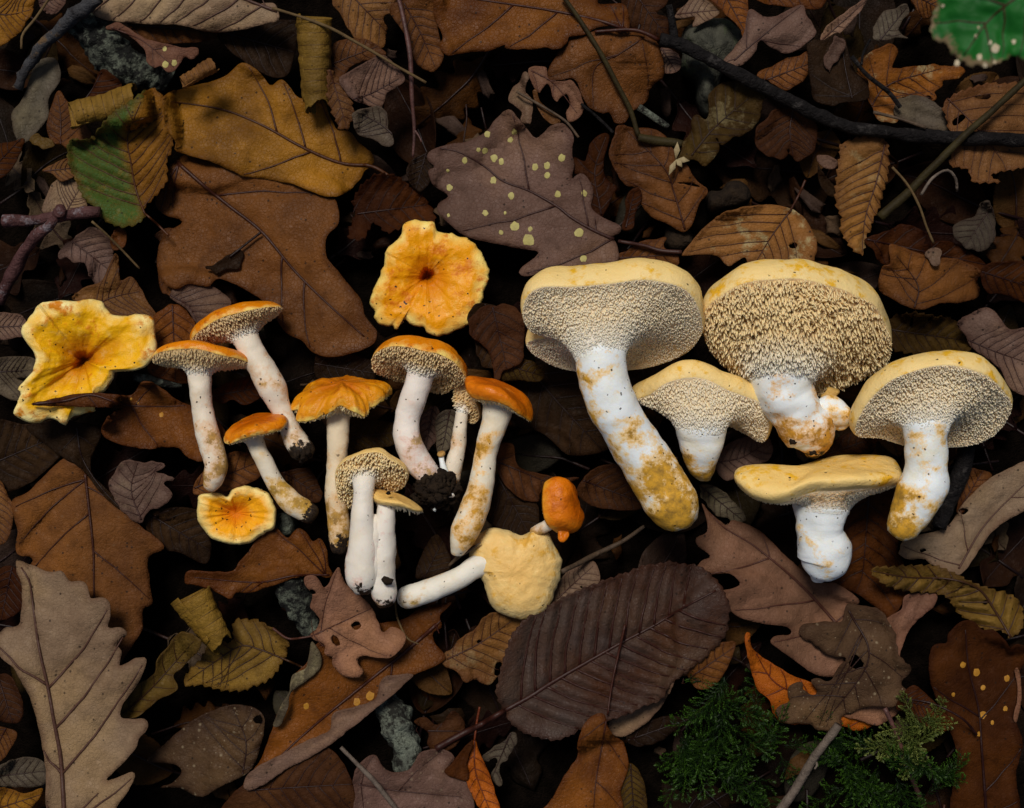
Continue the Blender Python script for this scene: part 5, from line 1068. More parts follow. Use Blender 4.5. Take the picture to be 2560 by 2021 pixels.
leaf('oak_leaf', 'orange brown leaf whose thin tip lies over the wavy funnel cap', 'b1', 'rust', [(190, 855), (300, 830), (450, 795), (580, 785), (690, 795), (800, 800), (870, 720), (960, 740), (1080, 830), (1150, 860), (1200, 900), (1330, 960), (1380, 1080), (1240, 1200), (1150, 1180), (1070, 1120), (900, 1126), (780, 1112), (680, 1080), (620, 1030), (640, 960), (700, 900), (745, 880), (560, 876), (400, 870), (260, 866)],
     mid=[(200, 856), (400, 835), (560, 800), (760, 860), (1000, 870), (1180, 860)], kind='smooth', ribs=3, spots=[(735, 830, 9), (800, 825, 8), (985, 920, 14), (840, 845, 8)], spotcol=SPOTDIM, gloss=.45, press=55, hard=True)
HM_LEAF = np.where(HM > HM_LEAF + .006, HM_LEAF, HM)

# ------------------------------------------------------------------ big pale mushrooms
mushroom('largest cream mushroom with broad cap and long thick curved white stem', 'b3',
  [dict(rim=[(395, 455, -1), (305, 410, 5), (262, 300, 12), (285, 205, 17), (380, 148, 20), (600, 134, 21), (800, 118, 22), (1000, 102, 23), (1150, 118, 22), (1270, 172, 19), (1340, 270, 13), (1352, 380, 5), (1310, 485, -4), (1220, 560, -11), (1060, 630, -16), (880, 655, -18), (720, 660, -18), (560, 650, -17), (420, 610, -14), (310, 545, -9), (290, 480, -5)],
        apex=(800, 195, -11), p=.45, roll=3.0, depth=4, mat=CREAM(3), under=UNDERP, at=17, fr=1.06, spines=dict(spacing=.00060, length=.0013, w=.00036, mat=SPINE_P, mess=.4, nmix=.2, jitter=.06))],
  [dict(pts=[(735, 330, 3, 190), (738, 440, 6, 178), (735, 540, 8, 160), (745, 660, 9, 150), (775, 780, 9, 148), (830, 900, 8, 148), (910, 1040, 6, 153), (1005, 1190, 4, 160), (1100, 1340, 2, 166), (1165, 1450, 1, 166), (1205, 1540, 0, 140)], mat=WHITE_STEM(3, 2.0, .12), noise=.0007)], seed=3)
mushroom('fan shaped cream cap with long dense spines and a knobbly stained stem', 'b4',
  [dict(rim=[(-245, 400, 4), (-240, 310, 9), (-200, 240, 13), (-110, 170, 17), (0, 118, 20), (150, 90, 21), (300, 84, 21), (450, 110, 20), (600, 160, 17), (720, 220, 14), (810, 280, 10), (862, 360, 5), (893, 440, 1), (895, 530, -4), (870, 600, -8), (790, 660, -12), (680, 720, -15), (560, 770, -17), (420, 800, -18), (260, 800, -18), (100, 760, -16), (-40, 680, -12), (-150, 580, -7), (-220, 490, -1)],
        apex=(310, 235, -14), p=.48, roll=2.2, depth=3, mat=CREAM(4), at=14, fr=1.0, spines=dict(spacing=.00076, length=.0066, w=.00050, mat=SPINE_T, nmix=.02, jitter=.05, mess=.35, prof=[.2, .45, .9, 1.05, .85, .3]))],
  [dict(pts=[(240, 560, -2, 215), (235, 640, 0, 215), (235, 720, 1, 195), (255, 800, 1, 172), (310, 890, 0, 165), (370, 970, -2, 180), (410, 1050, -3, 158), (420, 1110, -4, 105), (415, 1150, -5, 55)], mat=stemmat('knobbly_stem', (.80, .845, .86), (.58, .27, .008), 1.9, 14, .35, (.78, .70, .48), .90, .35, .25), noise=.0016)], seed=4,
  extra=[('bulb', 500, 905, 1, 118, WHITE_STEM(15, .8, 0)), ('bulb', 575, 940, -1, 78, WHITE_STEM(16, 1.0, 0)), ('bud', 530, 800, -1, 52, capmat('bud', (.5, .3, .08), (.55, .34, .1), (.6, .4, .15), (.3, .16, .03), 8)), ('bulb', 300, 1010, -1, 100, stemmat('knobbly_foot', (.80, .78, .72), (.46, .22, .02), 2.0, 17, 0., (.7, .55, .3), .85, .5, .3))],
  clods=[(215, 880, 6, 20), (300, 1085, 5, 20), (420, 1150, 2, 22)])
mushroom('small cream mushroom with a saddle shaped wavy cap beside the thick stem', 'b3',
  [dict(rim=[(948, 838, 2), (1010, 812, 6), (1060, 775, 10), (1115, 732, 13), (1200, 702, 15), (1300, 692, 16), (1400, 714, 16), (1500, 770, 15), (1600, 812, 13), (1700, 852, 10), (1762, 930, 6), (1772, 1010, 1), (1722, 1088, -5), (1620, 1040, -9), (1450, 950, -11), (1300, 890, -11), (1150, 862, -9), (1030, 858, -4)],
        apex=(1370, 730, -4), p=.42, roll=2.8, depth=1.5, mat=CREAM(5), at=24, fr=1.0, under=UNDERP, spines=dict(spacing=.00064, length=.0017, w=.00040, mat=SPINE_P, nmix=.15, jitter=.05))],
  [dict(pts=[(1345, 800, 1, 185), (1345, 900, 3, 185), (1348, 970, 4, 165), (1350, 1050, 3, 145), (1348, 1130, 2, 124), (1352, 1210, 0, 98), (1365, 1270, -2, 68), (1372, 1300, -3, 42)], mat=WHITE_STEM(19, 1.1, .4), noise=.0007)], seed=5, lift_mm=5)
mushroom('round cream cap mushroom with pale spines and short white stem, cut foot', 'b4',
  [dict(rim=[(685, 1050, -2), (688, 970, 5), (735, 880, 10), (800, 800, 14), (900, 710, 18), (1020, 652, 20), (1180, 622, 21), (1330, 630, 21), (1450, 672, 19), (1550, 745, 15), (1618, 830, 9), (1622, 910, 3), (1565, 1000, -4), (1465, 1078, -11), (1350, 1112, -14), (1230, 1120, -15), (1100, 1125, -15), (980, 1118, -13), (860, 1075, -10), (760, 1062, -6)],
        apex=(1130, 750, -10), p=.45, roll=3.0, depth=3.5, mat=CREAM(6), at=14, fr=1.0, under=UNDERP, spines=dict(spacing=.00064, length=.0018, w=.00040, mat=SPINE_P, nmix=.15, mess=.4, jitter=.05))],
  [dict(pts=[(1110, 860, 2, 180), (1110, 950, 4, 158), (1110, 1020, 5, 135), (1110, 1110, 5, 124), (1112, 1230, 4, 130), (1098, 1340, 3, 143), (1050, 1450, 2, 138), (1000, 1550, 1, 122), (965, 1625, 0, 98)], mat=WHITE_STEM(6, 1.8, .35), noise=.0008)], seed=6, lift_mm=4)
mushroom('thick flat cream cap seen from its edge on a plain white stem', 'b4',
  [dict(rim=[(-45, 1345, 8), (55, 1425, 15), (165, 1462, 18), (260, 1450, 18), (350, 1412, 18), (450, 1384, 18), (600, 1376, 19), (760, 1374, 18), (870, 1356, 15), (942, 1345, 10), (965, 1290, 2), (930, 1230, -7), (800, 1215, -14), (600, 1220, -16), (430, 1260, -16), (300, 1290, -15), (100, 1290, -11), (-30, 1290, 0)],
        apex=(450, 1240, 9), p=.36, q=.9, roll=1.2, depth=.5, mat=CREAM(7), at=20, fr=1.0, under=UNDERP, lump=1.1, spines=dict(spacing=.00062, length=.0018, w=.00031, mat=SPINE_P, nmix=.15, jitter=.05))],
  [dict(pts=[(480, 1330, 2, 210), (478, 1420, 3, 205), (472, 1480, 3, 178), (468, 1550, 3, 153), (466, 1640, 2, 143), (486, 1730, 1, 160), (490, 1800, 0, 158), (465, 1870, -1, 118), (450, 1910, -2, 60)], mat=WHITE_STEM(22, .7, .55), noise=.0009)], seed=7, lift_mm=3)

# ------------------------------------------------------------------ orange mushrooms
sp_b = dict(spacing=.00066, length=.0025, w=.00040, mat=SPINE_B, nmix=.15, jitter=.06)
mushroom('leaning slim mushroom with orange cap and soil on its cut foot', 'b1',
  [dict(rim=[(1174, 482, 1), (1200, 422, 7), (1270, 372, 11), (1350, 340, 13), (1430, 316, 14), (1510, 293, 13), (1610, 272, 10), (1722, 262, 3), (1690, 300, -6), (1600, 345, -10), (1500, 390, -12), (1400, 440, -12), (1300, 482, -8), (1215, 496, -3)],
        apex=(1395, 290, -2), p=.6, roll=.3, depth=1.5, mat=DEEP(41), at=12, spines=sp_b, lump=.5)],
  [dict(pts=[(1440, 340, 0, 95), (1470, 400, 1, 85), (1505, 470, 2, 80), (1550, 560, 2, 78), (1610, 660, 2, 82), (1665, 760, 2, 84), (1710, 870, 1, 66), (1755, 980, 1, 60), (1800, 1070, 0, 72), (1838, 1130, 0, 80), (1850, 1160, 0, 76)], mat=BUFF_STEM(41, .8, .5, .8))], seed=41, sink=.002,
  clods=[(1820, 1160, 5, 20), (1850, 1170, 6, 24), (1875, 1150, 5, 22), (1800, 1180, 3, 20), (1840, 1195, 3, 24), (1890, 1170, 2, 20)])
mushroom('slim mushroom with flat orange cap seen edge on and a buff stem', 'b1',
  [dict(rim=[(920, 585, 1), (962, 546, 7), (1050, 522, 11), (1150, 516, 13), (1250, 530, 13), (1350, 560, 12), (1450, 582, 8), (1537, 606, 1), (1470, 622, -6), (1350, 628, -10), (1200, 624, -12), (1050, 612, -10), (965, 602, -5)],
        apex=(1225, 500, 1), p=.6, roll=.3, depth=1, mat=DEEP(42), at=10, spines=sp_b, lump=.5)],
  [dict(pts=[(1218, 560, 0, 92), (1218, 620, 1, 80), (1218, 700, 1, 72), (1226, 800, 1, 67), (1245, 930, 0, 67), (1275, 1060, 0, 72), (1305, 1160, 0, 72), (1316, 1240, 0, 70), (1300, 1310, -1, 66), (1278, 1360, -1, 46)], mat=BUFF_STEM(42, .8, .3))], seed=42, lift_mm=3)
mushroom('small slender mushroom with little orange cap, ochre stained stem', 'b2',
  [dict(rim=[(-104, 1078, 4), (-80, 1108, 8), (-40, 1098, 11), (20, 1068, 13), (100, 1044, 14), (190, 1026, 12), (260, 1000, 8), (295, 960, 1), (240, 950, -6), (120, 952, -9), (20, 980, -9), (-60, 1030, -4)],
        apex=(85, 950, 4), p=.5, roll=.4, depth=1, ragged=.4, mat=DEEP(43), at=8, spines=dict(spacing=.0009, length=.0018, w=.0003, mat=SPINE_T, nmix=.2))],
  [dict(pts=[(70, 1000, 1, 66), (85, 1060, 2, 58), (110, 1130, 2, 54), (145, 1200, 2, 51), (190, 1290, 1, 55), (245, 1380, 0, 62), (320, 1455, 0, 66), (395, 1505, -1, 64), (440, 1530, -1, 56)], mat=stemmat('ochre_stem', (.74, .66, .52), (.52, .29, .03), 1.1, 43, .1, (.62, .42, .16), .88, .7, .7))], seed=43, lift_mm=4,
  clods=[])
topcap('small heart shaped orange cap with pale speckled rim, lying face up', 'b1', [(1198, 1450), (1230, 1402), (1330, 1398), (1388, 1418), (1420, 1370), (1500, 1354), (1580, 1368), (1652, 1430), (1688, 1520), (1682, 1600), (1602, 1650), (1520, 1700), (1450, 1716), (1350, 1705), (1250, 1640), (1203, 1550)],
       (1440, 1520), [(0, -3.5), (.15, -2.5), (.4, 1), (.7, 3.6), (.92, 3.4), (1, 2.4)], capmat('speckled_cap', (.66, .19, .003), (.86, .38, .006), (.90, .68, .24), (.58, .17, .003), 44, .6, .74, .4, .42, .80), 44, wavy=1.6, thick=2, stem_r=38, stem_len=6)
mushroom('mushroom with ragged torn orange cap and straight stem behind the pale twins', 'b2',
  [dict(rim=[(302, 880, 3), (350, 892, 7), (355, 940, 10), (425, 965, 13), (490, 922, 14), (560, 892, 15), (620, 868, 16), (690, 908, 16), (740, 932, 14), (792, 932, 12), (812, 882, 10), (868, 848, 6), (915, 800, 0), (850, 775, -7), (700, 755, -11), (550, 760, -12), (400, 810, -6)],
        apex=(620, 722, 5), p=.62, roll=.0, depth=1, ragged=1.5, lump=1.1, mat=capmat('ragged_cap', (.52, .14, .002), (.70, .26, .004), (.90, .66, .16), (.40, .09, .001), 45, .9, .90, .8, .30, .95), at=10, spines=dict(spacing=.0009, length=.0022, w=.0003, mat=SPINE_T, nmix=.15))],
  [dict(pts=[(600, 830, 0, 80), (600, 900, 1, 70), (600, 980, 2, 66), (598, 1080, 2, 64), (592, 1200, 1, 60), (582, 1320, 1, 62), (582, 1420, 1, 66), (598, 1540, 0, 70), (608, 1650, 0, 68), (606, 1740, -1, 56)], mat=stemmat('stained_stem', (.74, .62, .44), (.50, .27, .04), .9, 45, .2, (.60, .40, .15), .87, .8, .8))], seed=45,
  clods=[])
mushroom('tiny slim mushroom joined to the soil caked clump', 'b2',
  [dict(rim=[(1302, 775, 3), (1355, 742, 5), (1400, 790, 6), (1440, 860, 6), (1462, 930, 3), (1440, 975, 0), (1395, 972, -3), (1375, 900, -5), (1345, 860, -5), (1310, 840, -2)], apex=(1425, 850, -3), p=.6, roll=.3, depth=1, mat=capmat('brown_cap', (.40, .22, .07), (.45, .27, .1), (.5, .32, .14), (.28, .14, .03), 46), at=8, spines=dict(spacing=.0009, length=.0018, mat=SPINE_B))],
  [dict(pts=[(1372, 840, 0, 30), (1358, 890, 1, 36), (1348, 960, 1, 40), (1342, 1040, 1, 45), (1328, 1130, 1, 50), (1305, 1220, 1, 54), (1292, 1310, 0, 50)], mat=BUFF_STEM(46, .3, .5))], seed=46, lift_mm=2)
mushroom('mushroom with orange domed cap seen from below, stem foot caked with soil', 'b2',
  [dict(rim=[(796, 600, 3), (828, 552, 8), (890, 512, 12), (960, 500, 14), (1050, 508, 15), (1130, 528, 15), (1200, 546, 14), (1280, 590, 12), (1342, 650, 8), (1368, 712, 2), (1310, 762, -5), (1230, 796, -10), (1140, 782, -12), (1040, 735, -12), (950, 718, -10), (870, 690, -6), (810, 645, -1)],
        apex=(1130, 520, -6), p=.55, roll=.5, depth=2, ragged=.35, mat=DEEP(47), at=11, spines=dict(spacing=.00070, length=.0030, w=.00042, mat=SPINE_B, nmix=.15, jitter=.06))],
  [dict(pts=[(1125, 560, 1, 100), (1112, 630, 3, 86), (1092, 710, 3, 80), (1062, 800, 3, 82), (1032, 900, 2, 82), (1016, 990, 2, 84), (1026, 1080, 2, 86), (1066, 1180, 1, 86), (1130, 1265, 1, 78), (1180, 1310, 0, 66)], mat=stemmat('white_buff_stem', (.80, .73, .66), (.55, .34, .12), .4, 47, .3, (.70, .54, .40), .93, .5))], seed=47, lift_mm=3,
  clods=[(1195 + 140 * math.cos(q * 2.4) * (q / 80) ** .5, 1370 + 115 * math.sin(q * 2.4) * (q / 80) ** .5, 10 - 11 * (q / 80), 32 - 20 * ((q * 7) % 11) / 11) for q in range(80)],
  extra=[('root_tip', 1290, 1415, 5, 22, WHITE_STEM(51, .2, .9)), ('root_tip', 1186, 1500, 1, 14, WHITE_STEM(52, .2, .9))])
mushroom('pin sized white mushroom button growing from the soil clump', 'b2',
  [dict(rim=[(1205, 1168, 2), (1215, 1176, 3), (1232, 1176, 3), (1246, 1166, 2), (1240, 1158, 0), (1215, 1158, 0)], apex=(1224, 1146, 2), mat=capmat('pin_cap', (.42, .22, .06), (.48, .28, .08), (.56, .36, .14), (.3, .15, .03), 48), at=1, roll=.2, depth=.2)],
  [dict(pts=[(1225, 1165, 1, 15), (1232, 1210, 2, 19), (1246, 1260, 2, 26), (1266, 1320, 1, 33), (1285, 1380, 0, 36), (1300, 1420, -1, 26)], mat=WHITE_STEM(48, .3, .7))], seed=48, lift_mm=8)
mushroom('mushroom with shiny dark orange cap, tall stem striped ochre on one side', 'b2',
  [dict(rim=[(1392, 775, 4), (1412, 826, 9), (1490, 842, 13), (1560, 852, 15), (1640, 882, 15), (1690, 918, 13), (1735, 940, 9), (1776, 962, 2), (1772, 890, -6), (1700, 830, -10), (1600, 790, -11), (1490, 768, -9), (1420, 760, -3)],
        apex=(1570, 742, 5), p=.42, roll=.9, depth=1, mat=RUSTY(49), at=8, lump=.9, spines=dict(spacing=.0009, length=.0016, w=.0003, mat=SPINE_T, nmix=.2))],
  [dict(pts=[(1585, 800, 0, 98), (1576, 870, 2, 90), (1558, 950, 2, 84), (1528, 1050, 2, 76), (1502, 1160, 1, 70), (1484, 1270, 1, 72), (1462, 1390, 1, 80), (1425, 1500, 0, 89), (1378, 1610, 0, 90), (1345, 1700, -1, 72), (1325, 1760, -2, 44)], mat=stemmat('striped_stem', (.78, .70, .55), (.62, .30, .015), 1.2, 49, -.2, (.66, .50, .28), .90, .6))], seed=49, lift_mm=2,
  clods=[])
mushroom('pale twin mushroom with fused white stems, spines of the larger cap showing', 'b2',
  [dict(rim=[(578, 1290, 2), (615, 1228, 6), (700, 1182, 10), (770, 1152, 12), (850, 1150, 12), (920, 1196, 12), (990, 1238, 9), (1018, 1300, 4), (1000, 1362, -2), (940, 1396, -6), (850, 1420, -9), (760, 1450, -10), (690, 1500, -10), (622, 1468, -7), (590, 1390, -2)],
        apex=(800, 1250, -8), p=.55, roll=.7, depth=2, mat=capmat('pale_cap', (.80, .48, .13), (.84, .54, .17), (.88, .62, .24), (.66, .36, .05), 50, .4, .95), at=4, spines=dict(spacing=.00072, length=.0030, w=.00043, mat=SPINE_T, nmix=.15, jitter=.06)),
   dict(stem=1, rim=[(790, 1402, 2), (812, 1440, 7), (850, 1466, 10), (920, 1478, 12), (1000, 1488, 12), (1065, 1508, 9), (1110, 1502, 3), (1060, 1462, -3), (970, 1425, -6), (880, 1402, -6), (825, 1392, -3)],
        apex=(930, 1415, 7), p=.55, roll=.5, depth=.5, mat=capmat('pale_cap', (.80, .48, .13), (.84, .54, .17), (.88, .62, .24), (.66, .36, .05), 51, .4, .96), at=4, spines=dict(spacing=.0009, length=.0042, w=.00032, mat=SPINE_P, nmix=.1, jitter=.08))],
  [dict(pts=[(758, 1290, 4, 70), (755, 1350, 7, 63), (750, 1430, 8, 63), (748, 1530, 8, 68), (750, 1630, 7, 78), (752, 1720, 6, 92), (748, 1810, 5, 102), (745, 1900, 4, 100), (748, 1960, 2, 78)], mat=stemmat('twin_stem', (.80, .74, .65), (.55, .34, .12), .3, 50, .5, (.76, .64, .44), .93, .5, .35)),
   dict(pts=[(905, 1440, 5, 62), (892, 1500, 6, 58), (886, 1570, 6, 63), (876, 1660, 5, 74), (866, 1750, 4, 84), (858, 1840, 3, 86), (862, 1930, 2, 84), (880, 2010, 1, 82), (886, 2060, 0, 62)], mat=stemmat('twin_stem', (.80, .74, .65), (.55, .34, .12), .3, 51, .5, (.76, .64, .44), .93, .5, .35)),
   dict(pts=[(820, 1535, 5, 26), (819, 1580, 6, 46), (816, 1660, 6, 62), (808, 1760, 5, 74), (803, 1860, 4, 78), (800, 1930, 3, 66)], mat=stemmat('twin_stem', (.80, .74, .65), (.55, .34, .12), .3, 52, .5, (.76, .64, .44), .93, .5, .2))],
  seed=50, lift_mm=7, clods=[(745, 1945, 8, 26), (800, 1962, 6, 22), (905, 1935, 8, 24), (905, 1398, 13, 13)])
topcap('pale heart shaped cushion cap with its stem stretched towards the white twins', 'c3', [(-55, 100), (-30, 40), (30, 10), (100, -5), (170, 10), (230, 38), (290, 30), (340, -12), (380, 0), (430, 50), (470, 130), (497, 210), (490, 310), (450, 400), (430, 460), (390, 512), (330, 546), (270, 560), (200, 552), (120, 522), (70, 470), (50, 420), (20, 340), (-5, 280), (-44, 260), (-60, 190)],
       (220, 270), [(0, 9), (.3, 8.6), (.6, 7.6), (.85, 5), (1, 1.2)], capmat('pale_cushion', (.80, .49, .15), (.82, .53, .18), (.84, .62, .27), (.70, .36, .03), 55, .8, .94, .2, .45), 55, wavy=1.2, thick=4, lump=.7, sink=-.002,
       side_stem=([(140, 190, 2, 70), (0, 225, 3, 66), (-110, 290, 3, 66), (-220, 345, 2, 68), (-330, 385, 1, 72), (-420, 415, 0, 74), (-470, 425, 0, 62)], stemmat('side_stem', (.80, .76, .66), (.52, .32, .06), .4, 55, .3, (.68, .54, .30), .90, .5)), edge=.5, radial=.0)
mushroom('tiny glossy dark orange knob mushroom above the pale heart shaped cap', 'b3',
  [dict(rim=[(392, 1338, 3), (374, 1420, 6), (380, 1500, 7), (405, 1575, 7), (450, 1618, 4), (500, 1640, -1), (500, 1580, -6), (450, 1480, -8), (430, 1390, -5)], apex=(600, 1455, 3), p=.45, roll=1.4, depth=1, lump=1., mat=RUSTY(56), at=2, spines=dict(spacing=.001, length=.0012, mat=SPINE_T))],
  [dict(pts=[(470, 1540, 1, 40), (430, 1580, 1, 36), (400, 1600, 0, 34), (365, 1622, -2, 36), (335, 1640, -4, 36)], mat=BUFF_STEM(56, .3, .5))], seed=56, lift_mm=3,
  extra=[('lobe', 510, 1650, 2, 42, RUSTY(57))])
topcap('round orange cap with ragged lower edge and pitted centre, lying face up', 'b2', [(890, -80), (980, -180), (1000, -240), (1060, -265), (1130, -250), (1180, -268), (1210, -210), (1300, -180), (1380, -160), (1450, -90), (1500, -10), (1518, 60), (1502, 170), (1470, 262), (1400, 362), (1300, 420), (1210, 452), (1150, 430), (1120, 380), (1050, 366), (1000, 340), (960, 396), (930, 376), (900, 390), (860, 382), (820, 330), (828, 290), (798, 250), (795, 200), (840, 110), (872, 30)],
       (1140, 70), [(0, -11), (.06, -10), (.13, .5), (.4, 4.5), (.75, 6.5), (1, 5.2)], ORANGE(58), 58, wavy=2.4, thick=3, lump=.9, lift_mm=1, radial=.3, edge=.8)

# ------------------------------------------------------------------ twigs and stems
BLACKB = plainmat('black_bark', (.012, .010, .010), (.005, .004, .004), 260, .75, .0025, .12, (.034, .030, .028), .3, 200)
GREYB = plainmat('grey_bark', (.060, .060, .064), (.022, .020, .021), 180, .85, .002, .08, (.12, .075, .04), .35, 120)
REDB = plainmat('red_bark', (.095, .042, .040), (.045, .017, .016), 160, .6, .0016, .15, (.17, .14, .15), .35, 150)
REDTW = plainmat('red_twig_bark', (.10, .040, .032), (.055, .024, .020), 200, .5, .0006, .35)
OLIVEST = plainmat('olive_stem', (.036, .027, .009), (.020, .014, .006), 150, .6, .0006, .1)
BROWNTW = plainmat('brown_twig_bark', (.095, .060, .034), (.045, .028, .017), 200, .65, .0008, .3)
GREYTW = plainmat('grey_brown_bark', (.15, .115, .088), (.075, .055, .042), 190, .65, .001, .3)
STRAW = plainmat('straw', (.13, .085, .038), (.08, .05, .022), 200, .7, .0005, .1)
KNOT = plainmat('cut_knot', (.16, .11, .045), (.06, .035, .015), 500, .7, .0012)
twig('branch', 'thick black branch running under the living green leaf', 'a3', [(1090, 248), (1250, 290), (1450, 392), (1700, 515), (1900, 620), (2100, 715), (2300, 775), (2600, 815), (2900, 845), (3380, 850)], [38, 40, 42, 44, 44, 44, 42, 42, 42, 42], BLACKB, stubs=[('side_shoot', [(1185, 240), (1175, 150), (1152, 30)], [27, 24, 18], 3)], cat='branch', noise=.25, sides=14)
twig('forked_stem', 'brown forked stem slanting down to a broken grey stub', 'a3', [(500, -30), (620, 140), (740, 330), (830, 500), (920, 680), (972, 830)], [13, 14, 15, 15, 15, 16], OLIVEST, stubs=[('broken_stub', [(965, 840), (1080, 862), (1180, 872), (1238, 880)], [26, 30, 28, 22], 1)], noise=.12)
twig('twig', 'red brown twig hanging down beside the mauve grey leaf', 'a2', [(960, -30), (1000, 130), (1040, 350), (1050, 600), (1062, 800), (1055, 960)], [14, 14, 15, 13, 11, 8], REDTW, stubs=[('side_shoot', [(1062, 790), (1090, 830), (1108, 868)], [8, 6, 5], 1)])
twig('twig', 'thin straw coloured twig crossing behind the funnel roll', 'a2', [(195, 48), (400, 115), (600, 200), (850, 340), (1000, 430), (1135, 505)], 9, STRAW)
twig('stick', 'lumpy blue grey stick beside the lichened rotten wood', 'a1', [(600, -10), (460, 95), (350, 190), (240, 305), (150, 425), (105, 545)], [44, 42, 36, 32, 30, 28], GREYB, noise=.5, nscale=.003, cat='stick', sides=16)
twig('stick', 'purple red stick with a round cut knot above the wavy cap', 'a1', [(25, 1350), (150, 1345), (300, 1330), (450, 1308), (610, 1300)], [40, 36, 34, 34, 30], REDB, noise=.4, cat='stick', stubs=[('knot', [(362, 1335), (365, 1300), (366, 1270)], [36, 46, 30], 4)], sides=14)
twig('stick', 'brown branching stick running down from the purple red stick', 'a1', [(345, 1325), (290, 1385), (220, 1455), (130, 1590), (60, 1700), (-10, 1850)], [26, 34, 38, 38, 40, 36], REDB, noise=.35, cat='stick', sides=14)
twig('green_stem', 'straight olive green stem crossing over the black branch', 'a4', [(1760, 450), (1500, 690), (1250, 920), (1050, 1120), (830, 1325)], [20, 22, 25, 26, 28], OLIVEST, noise=.10, cat='stem')
twig('twig', 'grey brown twig rising out of the moss below the crumpled leaf', 'c4', [(580, 1195), (450, 1370), (330, 1560), (200, 1740)], [26, 28, 30, 32], GREYTW, noise=.2, stubs=[('side_shoot', [(420, 1400), (445, 1440), (430, 1470)], [10, 8, 5], 1)])
twig('twig', 'thin tan twig lying across the wide mauve brown leaf', 'c2', [(615, 1335), (720, 1450), (840, 1570), (970, 1730)], [12, 15, 16, 15], GREYTW)
twig('twig', 'brown twig slanting up from the pale heart shaped cap', 'c3', [(500, 265), (600, 215), (700, 160), (870, 80), (1000, -10)], [16, 16, 17, 15, 11], BROWNTW)
twig('stick', 'wet black stick beside the stem of the round white mushroom', 'b4', [(1350, 1110), (1310, 1270), (1250, 1420), (1170, 1620)], [50, 52, 55, 52], BLACKB, noise=.3, cat='stick', sides=14)
twig('twig', 'thin dark twig over the orange leaf with mould', 'a4', [(655, 345), (750, 460), (880, 560), (955, 655)], 13, BLACKB, stubs=[('side_shoot', [(715, 400), (730, 320), (770, 240)], 8, 2)])
twig('twig', 'slim brown twig just above the black branch', 'a4', [(790, 685), (950, 725), (1110, 780)], 10, BROWNTW)
twig('twig', 'pale dry stalk curving below the olive green stem', 'a4', [(905, 1020), (1000, 1130), (1070, 1260), (1110, 1380), (1155, 1485)], 8, STRAW)
twig('twig', 'grey bleached stalk hooked beside the olive green stem', 'a4', [(1080, 1190), (1150, 1090), (1240, 1040), (1290, 1090), (1300, 1170)], 9, GREYTW)
twig('twig', 'short pale grey twig right of the forked stem', 'a3', [(970, 655), (1060, 715), (1145, 775)], [20, 22, 18], LICHEN2)
twig('twig', 'dry straw bent over the lumpy grey stick end', 'a1', [(305, -20), (220, 110), (140, 210), (130, 300)], 8, STRAW)
twig('twig', 'thin brown stick pointing below the half green leaf', 'a1', [(560, 1350), (680, 1460), (850, 1640)], 7, STRAW)
twig('root_fibre', 'pale root thread hanging from the white twin stems', 'c2', [(940, 380), (950, 480), (965, 560), (1020, 670), (1090, 706)], [9, 7, 6, 6, 4], STRAW, cat='root')
twig('twig', 'dark red twig lying in the right hand moss', 'c4', [(860, 1095), (930, 1250), (1010, 1480), (1110, 1740)], [15, 15, 16, 16], REDTW)
twig('twig', 'brown needle lying between the dark orange stem and the pale cap', 'c2', [(1275, 228), (1340, 170), (1410, 125), (1468, 88)], [9, 12, 11, 4], BROWNTW)
twig('twig', 'thin bent twig behind the small tan pink oak leaf', 'a3', [(220, 560), (400, 660), (520, 740), (600, 840)], 8, BROWNTW)
twig('twig', 'short dark twig beside the lobed tan pink leaf', 'a3', [(615, 635), (720, 720), (810, 810)], 9, BLACKB)

# ------------------------------------------------------------------ dry bud scales on the pointed beech leaf
def bud(zone, c, label):
    h = soft_height(px0(zone, [c]))[0] + .0006; o2 = px0(zone, [c])[0]; origin = lift(o2[None], np.array([h]))[0]
    root = thing('bud_husk', label, 'husk', origin); m = plainmat('bud_husk', (.34, .27, .14), (.22, .16, .08), 300, .6, .0005)
    for q, (a, ln) in enumerate(((1.5, .007), (-.1, .0055), (-.9, .004), (-2.0, .007))):
        d = np.array([math.cos(a), math.sin(a), .12]); s = np.array([-d[1], d[0], 0]); w = .0011
        pts = np.array([[0, 0, 0], d * ln * .5 + s * w + [0, 0, .0012], d * ln, d * ln * .5 - s * w + [0, 0, .0012], d * ln * .5 + [0, 0, .0002]]) + origin
        o = mesh_obj('scale', pts, [(0, 4, 1), (1, 4, 2), (2, 4, 3), (3, 4, 0)], m, root, origin); so = o.modifiers.new('thickness', 'SOLIDIFY'); so.thickness = .0003
bud('a3', (1195, 975), 'pale yellow split bud husk on the pointed beech leaf')

